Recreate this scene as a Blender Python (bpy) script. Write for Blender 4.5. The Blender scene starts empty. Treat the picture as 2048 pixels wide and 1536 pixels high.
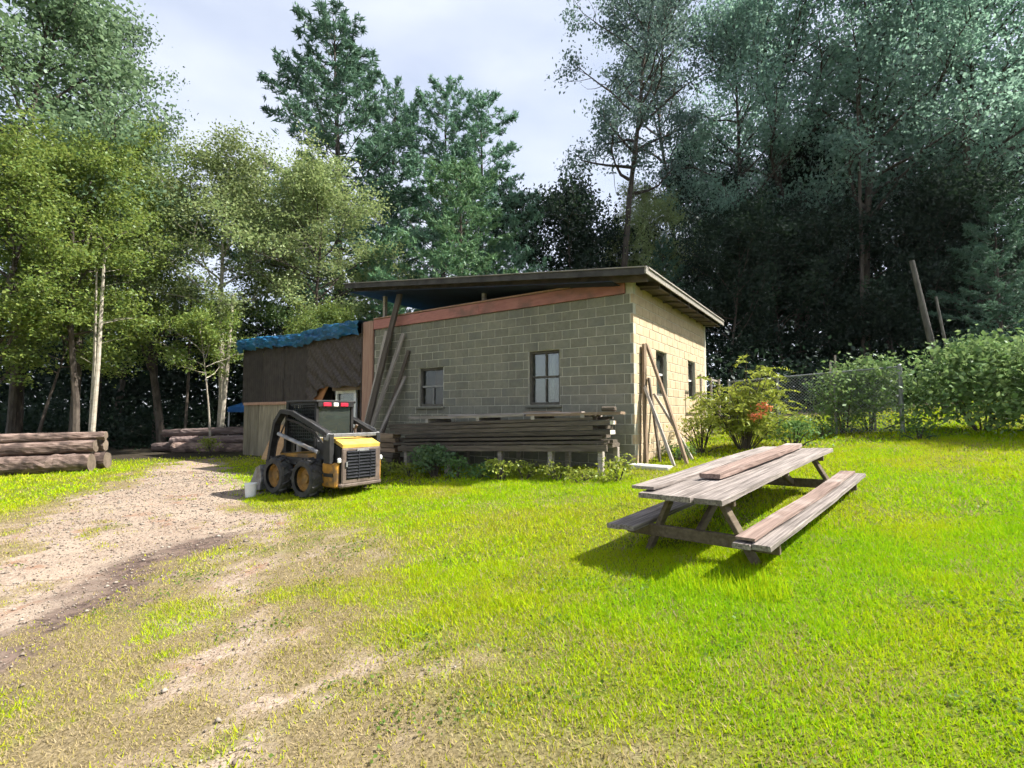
import bpy, math, random
import numpy as np
from mathutils import Vector, Matrix, Euler
R = math.radians
scene = bpy.context.scene
col = scene.collection

# ------------------------------------------------------------------ camera, sky, sun, exposure
PITCH = math.atan(62 / 1000)
cam_d = bpy.data.cameras.new('camera')
cam = bpy.data.objects.new('camera', cam_d); col.objects.link(cam)
cam_d.sensor_fit = 'HORIZONTAL'; cam_d.sensor_width = 36.0
cam_d.lens = 36.0 * 1000 / 2048
cam_d.clip_start = 0.05; cam_d.clip_end = 2000
cam.location = (0, 0, 1.6)
cam.rotation_euler = (math.pi / 2 + PITCH, 0, 0)
scene.camera = cam

SUN_AZ = R(-5)        # direction to the sun, measured from +X towards +Y
SUN_EL = R(50)
sdir = Vector((math.cos(SUN_AZ) * math.cos(SUN_EL), math.sin(SUN_AZ) * math.cos(SUN_EL), math.sin(SUN_EL)))

world = bpy.data.worlds.new('World'); scene.world = world; world.use_nodes = True
nt = world.node_tree; nt.nodes.clear()
wo = nt.nodes.new('ShaderNodeOutputWorld'); bg = nt.nodes.new('ShaderNodeBackground')
sky = nt.nodes.new('ShaderNodeTexSky'); sky.sky_type = 'NISHITA'; sky.sun_disc = False
sky.sun_elevation = SUN_EL; sky.sun_rotation = math.pi / 2 - SUN_AZ
sky.air_density = 1.0; sky.dust_density = 2.2; sky.ozone_density = 1.0
tc = nt.nodes.new('ShaderNodeTexCoord'); mp = nt.nodes.new('ShaderNodeMapping')
mp.inputs['Scale'].default_value = (1.0, 1.0, 2.6)
ns = nt.nodes.new('ShaderNodeTexNoise'); ns.inputs['Scale'].default_value = 1.7
ns.inputs['Detail'].default_value = 5; ns.inputs['Roughness'].default_value = 0.5
cr = nt.nodes.new('ShaderNodeMapRange')
cr.inputs['From Min'].default_value = 0.36; cr.inputs['From Max'].default_value = 0.66
cr.inputs['To Min'].default_value = 0.42; cr.inputs['To Max'].default_value = 0.90
mx = nt.nodes.new('ShaderNodeMix'); mx.data_type = 'RGBA'
mx.inputs['B'].default_value = (4.5, 4.75, 5.4, 1)      # thin bright summer cloud
nt.links.new(tc.outputs['Generated'], mp.inputs['Vector']); nt.links.new(mp.outputs[0], ns.inputs['Vector'])
nt.links.new(ns.outputs['Fac'], cr.inputs['Value']); nt.links.new(cr.outputs[0], mx.inputs['Factor'])
nt.links.new(sky.outputs[0], mx.inputs['A']); nt.links.new(mx.outputs['Result'], bg.inputs['Color'])
bg.inputs['Strength'].default_value = 0.089
nt.links.new(bg.outputs[0], wo.inputs['Surface'])

sun_d = bpy.data.lights.new('sun', 'SUN'); sun_d.energy = 5.0; sun_d.angle = R(0.55); sun_d.color = (1, 0.955, 0.87)
sun = bpy.data.objects.new('sun', sun_d); col.objects.link(sun)
sun.location = (30, 10, 40); sun.rotation_euler = (-sdir).to_track_quat('-Z', 'Y').to_euler()

vs = scene.view_settings
vs.view_transform = 'Standard'; vs.look = 'None'; vs.exposure = 1.38; vs.gamma = 1.0; vs.use_curve_mapping = False
scene.display_settings.display_device = 'sRGB'
cy = scene.cycles
cy.use_denoising = True
try: cy.denoiser = 'OPENIMAGEDENOISE'
except Exception: pass
cy.max_bounces = 4; cy.diffuse_bounces = 2; cy.glossy_bounces = 2; cy.transmission_bounces = 3; cy.transparent_max_bounces = 6
cy.caustics_reflective = False; cy.caustics_refractive = False
cy.sample_clamp_indirect = 6; cy.use_adaptive_sampling = True; cy.adaptive_threshold = 0.04
try: cy.use_light_tree = False
except Exception: pass

HAZE = 0.00015
# ------------------------------------------------------------------ terrain
def sp(t):
    t = np.asarray(t, float) * 1.2
    return (np.log1p(np.exp(-np.abs(t))) + np.maximum(t, 0)) / 1.2
def vnoise(x, y, s, seed=0):
    x = np.asarray(x, float) / s; y = np.asarray(y, float) / s
    xi = np.floor(x); yi = np.floor(y); fx = x - xi; fy = y - yi
    fx = fx * fx * (3 - 2 * fx); fy = fy * fy * (3 - 2 * fy)
    def h(a, b):
        v = np.sin(a * 127.1 + b * 311.7 + seed * 74.7) * 43758.5453
        return v - np.floor(v)
    return (h(xi, yi) * (1 - fx) + h(xi + 1, yi) * fx) * (1 - fy) + (h(xi, yi + 1) * (1 - fx) + h(xi + 1, yi + 1) * fx) * fy
def fbm(x, y, s, seed=0):
    return 0.5 * vnoise(x, y, s, seed) + 0.3 * vnoise(x, y, s / 2.1, seed + 1) + 0.2 * vnoise(x, y, s / 4.3, seed + 2)
def G(x, y):
    x = np.asarray(x, float); y = np.asarray(y, float)
    yy = 22 - sp(22 - np.maximum(y, -30)); xx = 30 - sp(30 - x)
    g = 0.0927 * (sp(xx + 4) - 4) - 0.02 * (40 - sp(40 + x + 4) if False else np.minimum(sp(-x - 4), 30)) + 0.0358 * yy
    return g + 0.05 * (fbm(x, y, 1.7, 3) - 0.5) + 0.02 * (vnoise(x, y, 0.35, 9) - 0.5)
def gz(x, y): return float(G(x, y))

DRIVE = np.array([(-6.13, 6.1), (-7.39, 7.79), (-8.33, 9.66), (-9.46, 12.67), (-11.2, 16.3), (-9.9, 17.2), (-8.56, 15.3), (-7.03, 12.36),
                  (-5.03, 9.72), (-3.77, 7.91), (-3.42, 6.85), (-3.5, 6.15), (-3.99, 6.04), (-3.9, 5.4), (-3.45, 4.67), (-3.25, 3.7),
                  (-3.5, 3.2), (-5.2, 1.5), (-9.5, -1.0), (-12, 2.0), (-9.0, 4.5)])
TRACK = np.array([(-3.55, 7.3), (-2.95, 5.64), (-2.25, 4.05), (-1.8, 3.0), (-1.45, 2.3), (-1.1, 1.2)])
DRYL = np.array([(-4.2, 8.6), (-3.0, 7.3), (-1.7, 5.6), (-0.55, 3.7), (0.15, 2.95), (0.45, 2.2), (0.7, 1.0), (0.8, -3)])
def seg_dist(P, A):
    best = np.full(len(P), 1e9); sgn = np.zeros(len(P))
    for a, b in zip(A[:-1], A[1:]):
        d = b - a; t = np.clip(((P - a) @ d) / (d @ d), 0, 1)
        q = P - (a + t[:, None] * d); r = np.hypot(q[:, 0], q[:, 1])
        s = d[0] * q[:, 1] - d[1] * q[:, 0]
        m = r < best; best[m] = r[m]; sgn[m] = np.sign(s[m])
    return best, sgn
def inpoly(P, A):
    x, y = P[:, 0], P[:, 1]; ins = np.zeros(len(P), bool)
    for (x0, y0), (x1, y1) in zip(A, np.roll(A, -1, 0)):
        c = ((y0 > y) != (y1 > y)) & (x < (x1 - x0) * (y - y0) / (y1 - y0 + 1e-12) + x0)
        ins ^= c
    return ins
def sstep(a, b, t):
    t = np.clip((t - a) / (b - a), 0, 1); return t * t * (3 - 2 * t)
def masks(x, y):
    P = np.stack([x, y], 1)
    d, _ = seg_dist(P, np.vstack([DRIVE, DRIVE[:1]])); d = np.where(inpoly(P, DRIVE), d, -d)
    n1 = fbm(x, y, 1.3, 11); n2 = fbm(x, y, 0.45, 21)
    dirt = sstep(-0.55, 0.55, d + 1.5 * (n1 - 0.5) + 1.3 * (n2 - 0.5) + .5 * (vnoise(x, y, .13, 15) - .5))
    # grass islands growing in the drive
    dirt *= 1 - 0.8 * sstep(0.60, 0.74, 0.5 * n1 + 0.5 * n2)
    td, _ = seg_dist(P, TRACK)
    trk = sstep(0.62, 0.05, td) * sstep(0.28, 0.66, 0.55 * n2 + 0.45 * vnoise(x, y, 0.16, 5))
    bare = sstep(0.50, 0.70, 0.4 * fbm(x, y, 0.9, 41) + 0.35 * n2 + .25 * vnoise(x, y, .11, 43)) * (.45 + .45 * sstep(4.5, 2.2, y))
    ld, ls = seg_dist(P, DRYL)
    ld = -ld * ls                                       # positive on the dry side
    lush = sstep(0.75, -0.75, ld + 1.9 * (fbm(x, y, 1.6, 31) - 0.5) + 1.0 * (n2 - 0.5))
    back = sstep(9.0, 12.5, y) * sstep(-7.0, -9.0, x)
    lush = np.maximum(lush, back * 0.75 * (n1 > 0.38))
    lush = np.maximum(lush, sstep(-8.0, -9.2, x + 0.25 * (y - 8)) * sstep(0.3, 0.5, n1))
    main = dirt
    dirt = np.maximum(dirt, np.maximum(trk * 0.70, bare * 1.0 * (1 - lush)))
    ST = np.array([(-3.2, 3.2), (-3.45, 4.2), (-3.8, 5.0), (-4.05, 5.9), (-3.95, 6.6)])
    sd, _ = seg_dist(P, ST)
    stain = sstep(0.85, 0.2, sd + 1.0 * (n2 - 0.5)) * (y < 7.2)
    lush = np.maximum(lush, .62 * (1 - main) * sstep(.50, .62, .6 * fbm(x, y, .75, 55) + .4 * n2))
    return dirt, lush, stain

# ------------------------------------------------------------------ mesh helpers
class MB:
    def __init__(s): s.v = []; s.f = []
    def add(s, vs, fs):
        o = len(s.v); s.v += [tuple(v) for v in vs]; s.f += [tuple(i + o for i in f) for f in fs]
    def box(s, c, d, M=None, bev=0.0):
        hx, hy, hz = d[0] / 2, d[1] / 2, d[2] / 2
        c = Vector(c)
        if bev <= 0:
            vs = [Vector((x * hx, y * hy, z * hz)) for x in (-1, 1) for y in (-1, 1) for z in (-1, 1)]
            fs = [(0, 1, 3, 2), (4, 6, 7, 5), (0, 4, 5, 1), (2, 3, 7, 6), (0, 2, 6, 4), (1, 5, 7, 3)]
        else:
            b = min(bev, hx * .9, hy * .9, hz * .9); vs = []; idx = {}
            for x in (-1, 1):
                for y in (-1, 1):
                    for z in (-1, 1):
                        for a in range(3):
                            p = [x * (hx - b), y * (hy - b), z * (hz - b)]
                            p[a] = (x * hx, y * hy, z * hz)[a]
                            idx[(x, y, z, a)] = len(vs); vs.append(Vector(p))
            fs = []
            for a in range(3):
                for sg in (-1, 1):
                    b1, b2 = [k for k in range(3) if k != a]
                    q = []
                    for u, w in ((-1, -1), (1, -1), (1, 1), (-1, 1)):
                        k = [0, 0, 0]; k[a] = sg; k[b1] = u; k[b2] = w; q.append(idx[(*k, a)])
                    fs.append(tuple(q))
            for a in range(3):
                b1, b2 = [k for k in range(3) if k != a]
                for u in (-1, 1):
                    for w in (-1, 1):
                        k0 = [0, 0, 0]; k0[b1] = u; k0[b2] = w; k0[a] = -1
                        k1 = list(k0); k1[a] = 1
                        fs.append((idx[(*k0, b1)], idx[(*k1, b1)], idx[(*k1, b2)], idx[(*k0, b2)]))
            for x in (-1, 1):
                for y in (-1, 1):
                    for z in (-1, 1): fs.append(tuple(idx[(x, y, z, a)] for a in range(3)))
        if M is not None: vs = [M @ v for v in vs]
        s.add([v + c for v in vs], fs); return s
    def bar(s, p0, p1, w, h, up=(0, 0, 1), bev=0.0):
        p0 = Vector(p0); p1 = Vector(p1); x = (p1 - p0); L = x.length; x.normalize(); up = Vector(up)
        y = up.cross(x)
        if y.length < 1e-4: y = Vector((0, 1, 0)).cross(x)
        y.normalize(); z = x.cross(y)
        M = Matrix((x, y, z)).transposed()
        return s.box((p0 + p1) / 2, (L, w, h), M, bev)
    def tube(s, pts, rad, n=6, cap=True):
        pts = [Vector(p) for p in pts]; rings = []; o = len(s.v)
        for i, p in enumerate(pts):
            t = (pts[min(i + 1, len(pts) - 1)] - pts[max(i - 1, 0)])
            if t.length < 1e-9: t = Vector((0, 0, 1))
            t.normalize(); a = Vector((0, 0, 1)) if abs(t.z) < 0.9 else Vector((1, 0, 0))
            u = t.cross(a).normalized(); w = t.cross(u); r = rad[i] if hasattr(rad, '__len__') else rad
            for k in range(n):
                an = 2 * math.pi * k / n
                s.v.append(tuple(p + u * (r * math.cos(an)) + w * (r * math.sin(an))))
        for i in range(len(pts) - 1):
            for k in range(n):
                a = o + i * n + k; b = o + i * n + (k + 1) % n
                s.f.append((a, b, b + n, a + n))
        if cap:
            s.f.append(tuple(o + k for k in range(n))[::-1]); e = o + (len(pts) - 1) * n
            s.f.append(tuple(e + k for k in range(n)))
        return s
    def grid(s, fn, nu, nv):
        o = len(s.v)
        for i in range(nu + 1):
            for j in range(nv + 1): s.v.append(tuple(fn(i / nu, j / nv)))
        for i in range(nu):
            for j in range(nv):
                a = o + i * (nv + 1) + j; s.f.append((a, a + nv + 1, a + nv + 2, a + 1))
        return s
    def prism(s, poly, axis, a0, a1):        # poly of 2D points extruded along axis ('x','y','z')
        n = len(poly); vs = []
        for a in (a0, a1):
            for p, q in poly:
                vs.append({'x': (a, p, q), 'y': (p, a, q), 'z': (p, q, a)}[axis])
        fs = [tuple(range(n)), tuple(range(n, 2 * n))[::-1]] + [(i, i + n, (i + 1) % n + n, (i + 1) % n) for i in range(n)]
        s.add(vs, fs); return s
    def mesh(s, name, fix=True):
        me = bpy.data.meshes.new(name); me.from_pydata(s.v, [], s.f)
        if fix:
            import bmesh
            bm = bmesh.new(); bm.from_mesh(me); bmesh.ops.recalc_face_normals(bm, faces=bm.faces[:]); bm.to_mesh(me); bm.free()
        return me
    def build(s, name, m, parent=None, smooth=False, kind=None):
        me = s.mesh(name)
        if smooth: me.polygons.foreach_set('use_smooth', [True] * len(me.polygons))
        return link(name, me, m, parent, kind)
def link(name, me, m, parent=None, kind=None):
    o = bpy.data.objects.new(name, me)
    if m is not None and len(me.materials) == 0: me.materials.append(m)
    elif m is not None and me.materials[0] is not m:
        o.material_slots[0].link = 'OBJECT'; o.material_slots[0].material = m
    col.objects.link(o)
    if parent is not None: o.parent = parent
    if kind: o['kind'] = kind
    return o
def tag(o, label, cat, group=None):
    o['label'] = label; o['category'] = cat
    if group: o['group'] = group
    return o
def thing(name, label, cat, loc=(0, 0, 0), rotz=0.0, group=None, rot=None):
    o = bpy.data.objects.new(name, None); col.objects.link(o); o.empty_display_size = 0.3
    o.location = loc; o.rotation_euler = rot if rot is not None else (0, 0, rotz)
    return tag(o, label, cat, group)
def np_mesh(name, V, F, attrs=None):
    """V (n,3); F (m,k) same size faces; attrs dict of per-vertex floats"""
    me = bpy.data.meshes.new(name); n, k = F.shape
    me.vertices.add(len(V)); me.vertices.foreach_set('co', np.ascontiguousarray(V, np.float32).ravel())
    me.loops.add(n * k); me.loops.foreach_set('vertex_index', np.ascontiguousarray(F, np.int32).ravel())
    me.polygons.add(n); me.polygons.foreach_set('loop_start', np.arange(0, n * k, k, dtype=np.int32))
    try: me.polygons.foreach_set('loop_total', np.full(n, k, np.int32))
    except Exception: pass
    for a, val in (attrs or {}).items():
        at = me.attributes.new(a, 'FLOAT', 'POINT'); at.data.foreach_set('value', np.ascontiguousarray(val, np.float32))
    me.update(calc_edges=True); me.validate()
    return me

# ------------------------------------------------------------------ materials
def newmat(name):
    m = bpy.data.materials.new(name); m.use_nodes = True; n = m.node_tree; n.nodes.clear()
    o = n.nodes.new('ShaderNodeOutputMaterial'); return m, n, o
def pm(name, c1, c2, scale=6, rough=0.8, bump=0.25, stretch=(1, 1, 1), spec=0.3, metal=0.0, rnd=0.25, dirt=None, detail=6, bscale=None, dist=0.012, lo=0.35, hi=0.65):
    """two-tone procedural surface with fine relief, and a little difference between one object and the next"""
    m, n, o = newmat(name); L = n.links.new
    b = n.nodes.new('ShaderNodeBsdfPrincipled'); L(b.outputs[0], o.inputs[0])
    t = n.nodes.new('ShaderNodeTexCoord'); mp = n.nodes.new('ShaderNodeMapping'); mp.inputs['Scale'].default_value = stretch
    oi = n.nodes.new('ShaderNodeObjectInfo')
    va = n.nodes.new('ShaderNodeVectorMath'); va.operation = 'ADD'
    ml = n.nodes.new('ShaderNodeMath'); ml.operation = 'MULTIPLY'; ml.inputs[1].default_value = 37.0
    L(oi.outputs['Random'], ml.inputs[0]); L(t.outputs['Object'], va.inputs[0]); L(ml.outputs[0], va.inputs[1]); L(va.outputs[0], mp.inputs[0])
    nz = n.nodes.new('ShaderNodeTexNoise'); nz.inputs['Scale'].default_value = scale; nz.inputs['Detail'].default_value = detail
    nz.inputs['Roughness'].default_value = 0.62
    L(mp.outputs[0], nz.inputs['Vector'])
    r = n.nodes.new('ShaderNodeMapRange'); r.inputs['From Min'].default_value = lo; r.inputs['From Max'].default_value = hi
    L(nz.outputs['Fac'], r.inputs['Value'])
    mx = n.nodes.new('ShaderNodeMix'); mx.data_type = 'RGBA'; mx.inputs['A'].default_value = (*c1, 1); mx.inputs['B'].default_value = (*c2, 1)
    L(r.outputs[0], mx.inputs['Factor']); out = mx.outputs['Result']
    if dirt:
        n2 = n.nodes.new('ShaderNodeTexNoise'); n2.inputs['Scale'].default_value = dirt[1]; n2.inputs['Detail'].default_value = 4
        L(va.outputs[0], n2.inputs['Vector'])
        r2 = n.nodes.new('ShaderNodeMapRange'); r2.inputs['From Min'].default_value = dirt[2]; r2.inputs['From Max'].default_value = dirt[2] + 0.14
        r2.inputs['To Max'].default_value = dirt[3]
        L(n2.outputs['Fac'], r2.inputs['Value'])
        m2 = n.nodes.new('ShaderNodeMix'); m2.data_type = 'RGBA'; m2.inputs['B'].default_value = (*dirt[0], 1)
        L(r2.outputs[0], m2.inputs['Factor']); L(out, m2.inputs['A']); out = m2.outputs['Result']
    if rnd:
        hs = n.nodes.new('ShaderNodeHueSaturation'); rr = n.nodes.new('ShaderNodeMapRange')
        rr.inputs['To Min'].default_value = 1 - rnd; rr.inputs['To Max'].default_value = 1 + rnd
        L(oi.outputs['Random'], rr.inputs['Value']); L(rr.outputs[0], hs.inputs['Value']); L(out, hs.inputs['Color']); out = hs.outputs[0]
    L(out, b.inputs['Base Color'])
    b.inputs['Roughness'].default_value = rough; b.inputs['Specular IOR Level'].default_value = spec; b.inputs['Metallic'].default_value = metal
    if bump:
        bp = n.nodes.new('ShaderNodeBump'); bp.inputs['Strength'].default_value = bump; bp.inputs['Distance'].default_value = dist
        src = nz
        if bscale:
            src = n.nodes.new('ShaderNodeTexNoise'); src.inputs['Scale'].default_value = bscale; src.inputs['Detail'].default_value = 3; L(mp.outputs[0], src.inputs['Vector'])
        L(src.outputs['Fac'], bp.inputs['Height']); L(bp.outputs[0], b.inputs['Normal'])
    return m
def leafmat(name, ca, cb, trans=0.4, gloss=0.05, cc=None):
    m, n, o = newmat(name); L = n.links.new
    g = n.nodes.new('ShaderNodeNewGeometry'); mx = n.nodes.new('ShaderNodeMix'); mx.data_type = 'RGBA'
    mx.inputs['A'].default_value = (*ca, 1); mx.inputs['B'].default_value = (*cb, 1)
    L(g.outputs['Random Per Island'], mx.inputs['Factor'])
    oi = n.nodes.new('ShaderNodeObjectInfo'); hs = n.nodes.new('ShaderNodeHueSaturation'); rr = n.nodes.new('ShaderNodeMapRange')
    rr.inputs['To Min'].default_value = 0.82; rr.inputs['To Max'].default_value = 1.18
    L(oi.outputs['Random'], rr.inputs['Value']); L(rr.outputs[0], hs.inputs['Value']); L(mx.outputs['Result'], hs.inputs['Color'])
    d = n.nodes.new('ShaderNodeBsdfDiffuse'); t = n.nodes.new('ShaderNodeBsdfTranslucent'); s1 = n.nodes.new('ShaderNodeMixShader'); s1.inputs[0].default_value = trans
    L(hs.outputs[0], d.inputs[0]); L(d.outputs[0], s1.inputs[1]); L(t.outputs[0], s1.inputs[2])
    h2 = n.nodes.new('ShaderNodeHueSaturation'); h2.inputs['Hue'].default_value = 0.485; h2.inputs['Value'].default_value = 1.25; L(hs.outputs[0], h2.inputs['Color']); L(h2.outputs[0], t.inputs[0])
    gl = n.nodes.new('ShaderNodeBsdfGlossy'); gl.inputs['Roughness'].default_value = 0.42; gl.inputs['Color'].default_value = (.8, .85, .9, 1)
    s2 = n.nodes.new('ShaderNodeMixShader'); s2.inputs[0].default_value = gloss
    L(s1.outputs[0], s2.inputs[1]); L(gl.outputs[0], s2.inputs[2]); L(s2.outputs[0], o.inputs[0])
    return m
M = {}
M['block'] = pm('concrete_block', (.165, .16, .118), (.215, .205, .155), 9, .92, .35, rnd=.10, dirt=((.13, .135, .118), 0.8, .52, .6), bscale=60, dist=.004)
def add_stain(m, dark, sc=.55, lo=.50, amt=.55):
    n = m.node_tree; L = n.links.new; b = next(x for x in n.nodes if x.type == 'BSDF_PRINCIPLED'); src = b.inputs['Base Color'].links[0].from_socket
    g = n.nodes.new('ShaderNodeNewGeometry'); mp = n.nodes.new('ShaderNodeMapping'); mp.inputs['Scale'].default_value = (1, 1, .45); L(g.outputs['Position'], mp.inputs[0])
    z = n.nodes.new('ShaderNodeTexNoise'); z.inputs['Scale'].default_value = sc * 2; z.inputs['Detail'].default_value = 7; z.inputs['Roughness'].default_value = .65; L(mp.outputs[0], z.inputs['Vector'])
    r = n.nodes.new('ShaderNodeMapRange'); r.inputs['From Min'].default_value = lo; r.inputs['From Max'].default_value = lo + .2; r.inputs['To Max'].default_value = amt; L(z.outputs['Fac'], r.inputs['Value'])
    x = n.nodes.new('ShaderNodeMix'); x.data_type = 'RGBA'; x.inputs['B'].default_value = (*dark, 1); L(r.outputs[0], x.inputs['Factor']); L(src, x.inputs['A']); L(x.outputs['Result'], b.inputs['Base Color'])
add_stain(M['block'], (.10, .10, .085))
M['block_sunlit'] = pm('sunlit_block', (.39, .30, .195), (.48, .375, .25), 7, .9, .3, rnd=.05, dirt=((.40, .31, .20), 1.1, .55, .6), bscale=60, dist=.004)  # lighter copy of the block colour; sunlight on the side wall is painted in
add_stain(M['block_sunlit'], (.34, .25, .155), .9, .5, .5)
M['mortar'] = pm('mortar', (.40, .385, .31), (.47, .45, .36), 14, .95, .3, rnd=0)
M['fascia_red'] = pm('faded_red_paint', (.30, .125, .105), (.40, .18, .15), 3, .75, .2, (1, 1, 5), rnd=.06, dirt=((.16, .10, .08), 2.0, .54, .7))
M['pinkboard'] = pm('faded_pink_board', (.30, .17, .12), (.40, .25, .18), 3, .8, .2, (6, 6, .6), rnd=.1)
M['wood_grey'] = pm('weathered_wood', (.19, .165, .14), (.36, .32, .28), 5, .85, .35, (.5, 7, 7), rnd=.22, dist=.006)
M['wood_dark'] = pm('dark_lumber', (.055, .045, .035), (.13, .105, .08), 5, .85, .35, (.5, 7, 7), rnd=.3, dist=.006)
M['wood_brown'] = pm('brown_lumber', (.17, .115, .075), (.30, .22, .15), 5, .8, .3, (.5, 7, 7), rnd=.25, dist=.006)
M['wood_end'] = pm('pale_board_end', (.50, .46, .38), (.66, .61, .52), 9, .8, .2, rnd=.1)
M['table_top'] = pm('silvered_table_wood', (.085, .072, .064), (.31, .268, .245), 5, .85, .5, (.3, 11, 11), rnd=.16, dirt=((.09, .075, .066), 2.6, .53, .6), dist=.005)
M['table_pink'] = pm('reddish_bench_wood', (.11, .074, .06), (.31, .225, .19), 5, .85, .5, (.3, 11, 11), rnd=.1, dirt=((.38, .33, .30), 1.6, .52, .7), dist=.005)
M['table_frame'] = pm('brown_table_frame', (.075, .055, .035), (.14, .11, .075), 4, .85, .3, (.6, 6, 6), rnd=.1)
M['siding'] = pm('grey_plank_siding', (.15, .128, .09), (.27, .235, .17), 3, .88, .35, (6, 6, .5), rnd=.28, dist=.006)
M['brown_tarp'] = pm('brown_sheet', (.028, .022, .019), (.055, .045, .038), 5, .75, .3, (1, 1, 1), rnd=.12)
M['brown_net'] = pm('brown_mesh_tarp', (.034, .027, .023), (.085, .068, .058), 24, .75, .4, (1, 1, 1), rnd=0, detail=3)
M['blue_tarp'] = pm('blue_tarp', (.004, .055, .15), (.012, .13, .27), 3, .42, .35, (1, 1, 1), spec=.5, rnd=0, bscale=18, dist=.02)
M['canopy_blue'] = pm('canopy_fabric', (.01, .09, .32), (.02, .15, .45), 3, .6, .15, rnd=0)
M['roof'] = pm('dark_roofing', (.035, .033, .032), (.075, .07, .066), 4, .85, .3, rnd=.1)
M['roof_edge'] = pm('grey_roof_edge', (.16, .145, .125), (.30, .275, .24), 4, .75, .3, (.6, 5, 5), rnd=.1)
M['navy'] = pm('navy_underlay', (.007, .012, .028), (.014, .026, .055), 2, .7, .15, rnd=0)
M['soffit'] = pm('brown_soffit', (.05, .04, .034), (.095, .075, .062), 4, .85, .3, rnd=.15)
M['black'] = pm('dark_interior', (.010, .010, .010), (.022, .02, .018), 3, .9, .1, rnd=0)
M['frame_dark'] = pm('old_window_frame', (.055, .05, .04), (.12, .11, .09), 8, .8, .2, rnd=.1)
M['frame_grey'] = pm('grey_window_frame', (.20, .20, .185), (.30, .295, .27), 8, .75, .2, rnd=.1)
M['white'] = pm('white_paint', (.66, .66, .63), (.80, .80, .77), 5, .55, .1, rnd=.05)
M['curtain'] = pm('white_curtain', (.60, .62, .62), (.78, .80, .80), 5, .9, .2, (8, 8, .6), rnd=0)
M['board_tan'] = pm('plywood_board', (.36, .21, .10), (.46, .29, .15), 3, .75, .2, (.6, 4, 4), rnd=.1)
M['orange_board'] = pm('orange_plywood', (.30, .13, .05), (.40, .19, .085), 3, .75, .2, (.6, 4, 4), rnd=.05)
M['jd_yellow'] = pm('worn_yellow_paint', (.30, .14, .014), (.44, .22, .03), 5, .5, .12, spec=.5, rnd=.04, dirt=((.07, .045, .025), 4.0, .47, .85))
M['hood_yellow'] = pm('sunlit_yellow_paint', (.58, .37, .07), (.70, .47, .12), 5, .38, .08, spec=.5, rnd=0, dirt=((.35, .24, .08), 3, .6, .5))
M['machine_black'] = pm('machine_black', (.010, .010, .011), (.026, .025, .024), 6, .6, .1, spec=.3, rnd=.15)
M['machine_steel'] = pm('worn_grey_steel', (.13, .13, .133), (.30, .30, .305), 6, .5, .15, metal=.4, spec=.5, rnd=.12, dirt=((.10, .07, .05), 4, .54, .7))
M['brown_steel'] = pm('rusty_grille_frame', (.075, .056, .046), (.14, .105, .088), 6, .65, .15, rnd=.08)
M['grille'] = pm('dark_grille', (.010, .011, .014), (.026, .027, .032), 6, .8, .15, spec=.15, rnd=.1)
M['tyre'] = pm('dusty_tyre', (.022, .022, .024), (.062, .058, .052), 7, .9, .3, rnd=.1)
M['rim'] = pm('worn_rim', (.16, .085, .02), (.28, .15, .035), 7, .6, .15, rnd=.05, dirt=((.12, .08, .04), 5, .5, .8))
M['red_lens'] = pm('red_lens', (.42, .02, .04), (.52, .03, .06), 6, .25, .05, spec=.6, rnd=0)
M['cab_glass'] = None
M['bark'] = pm('tree_bark', (.045, .036, .03), (.10, .082, .066), 7, .95, .6, (1, 1, .35), rnd=.2, dist=.03)
M['bark_pale'] = pm('pale_bark', (.30, .265, .21), (.44, .40, .33), 5, .9, .4, (1, 1, 1.5), rnd=.12, dirt=((.12, .10, .08), 4, .58, .8), dist=.02)
M['bark_log'] = pm('peeling_log_bark', (.095, .062, .05), (.27, .195, .165), 6, .92, .9, (.5, 2.4, 2.4), rnd=.22, dirt=((.06, .042, .036), 3, .48, .85), dist=.03)
M['bark_log_dark'] = pm('dark_log_bark', (.085, .06, .055), (.19, .145, .135), 4, .92, .7, (.5, 2.4, 2.4), rnd=.25, dist=.03)
M['log_end'] = pm('cut_log_end', (.11, .085, .065), (.20, .155, .12), 6, .9, .3, rnd=.15)
M['pole'] = pm('dead_grey_pole', (.06, .056, .05), (.125, .118, .105), 5, .9, .5, (4, 4, .6), rnd=.15)
M['galv'] = pm('galvanised_pipe', (.20, .21, .215), (.31, .32, .325), 9, .5, .1, metal=.5, rnd=.1)
M['concrete'] = pm('pale_concrete', (.38, .37, .34), (.50, .485, .45), 7, .92, .3, rnd=.05)
# leaves
M['leaf_lit'] = leafmat('yellow_green_leaves', (.115, .195, .045), (.22, .275, .06), 0.42, .015)
M['leaf_birch'] = leafmat('birch_leaves', (0.145, 0.212, 0.076), (0.255, 0.306, 0.128), 0.42, .015)
M['leaf_mid'] = leafmat('green_leaves', (0.112, 0.213, 0.067), (0.213, 0.315, 0.112), 0.42, .015)
M['leaf_hazed'] = leafmat('hazed_green_leaves', (0.160, 0.284, 0.215), (0.284, 0.425, 0.335), 0.52, .015)  # pale teal: the bright haze over these trees is put into the leaf colour
M['leaf_grey'] = leafmat('grey_green_leaves', (.095, .165, .085), (.17, .25, .135), .42, .015)
M['leaf_aspen'] = leafmat('aspen_leaves', (.075, .125, .105), (.135, .195, .165), .42, .015)  # darker leaves; the backlit look of the aspens is put into the colour
M['leaf_shaded'] = leafmat('shaded_green_leaves', (0.012, 0.027, 0.015), (0.027, 0.046, 0.025), 0.42, .015)  # near-black green: the deep shade of the wood is put into the leaf colour
M['needle'] = leafmat('pine_needles', (0.077, 0.162, 0.106), (0.145, 0.248, 0.162), 0.25, .015)
M['needle_lit'] = leafmat('young_pine_needles', (0.083, 0.188, 0.090), (0.165, 0.270, 0.128), 0.28, .015)
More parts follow.
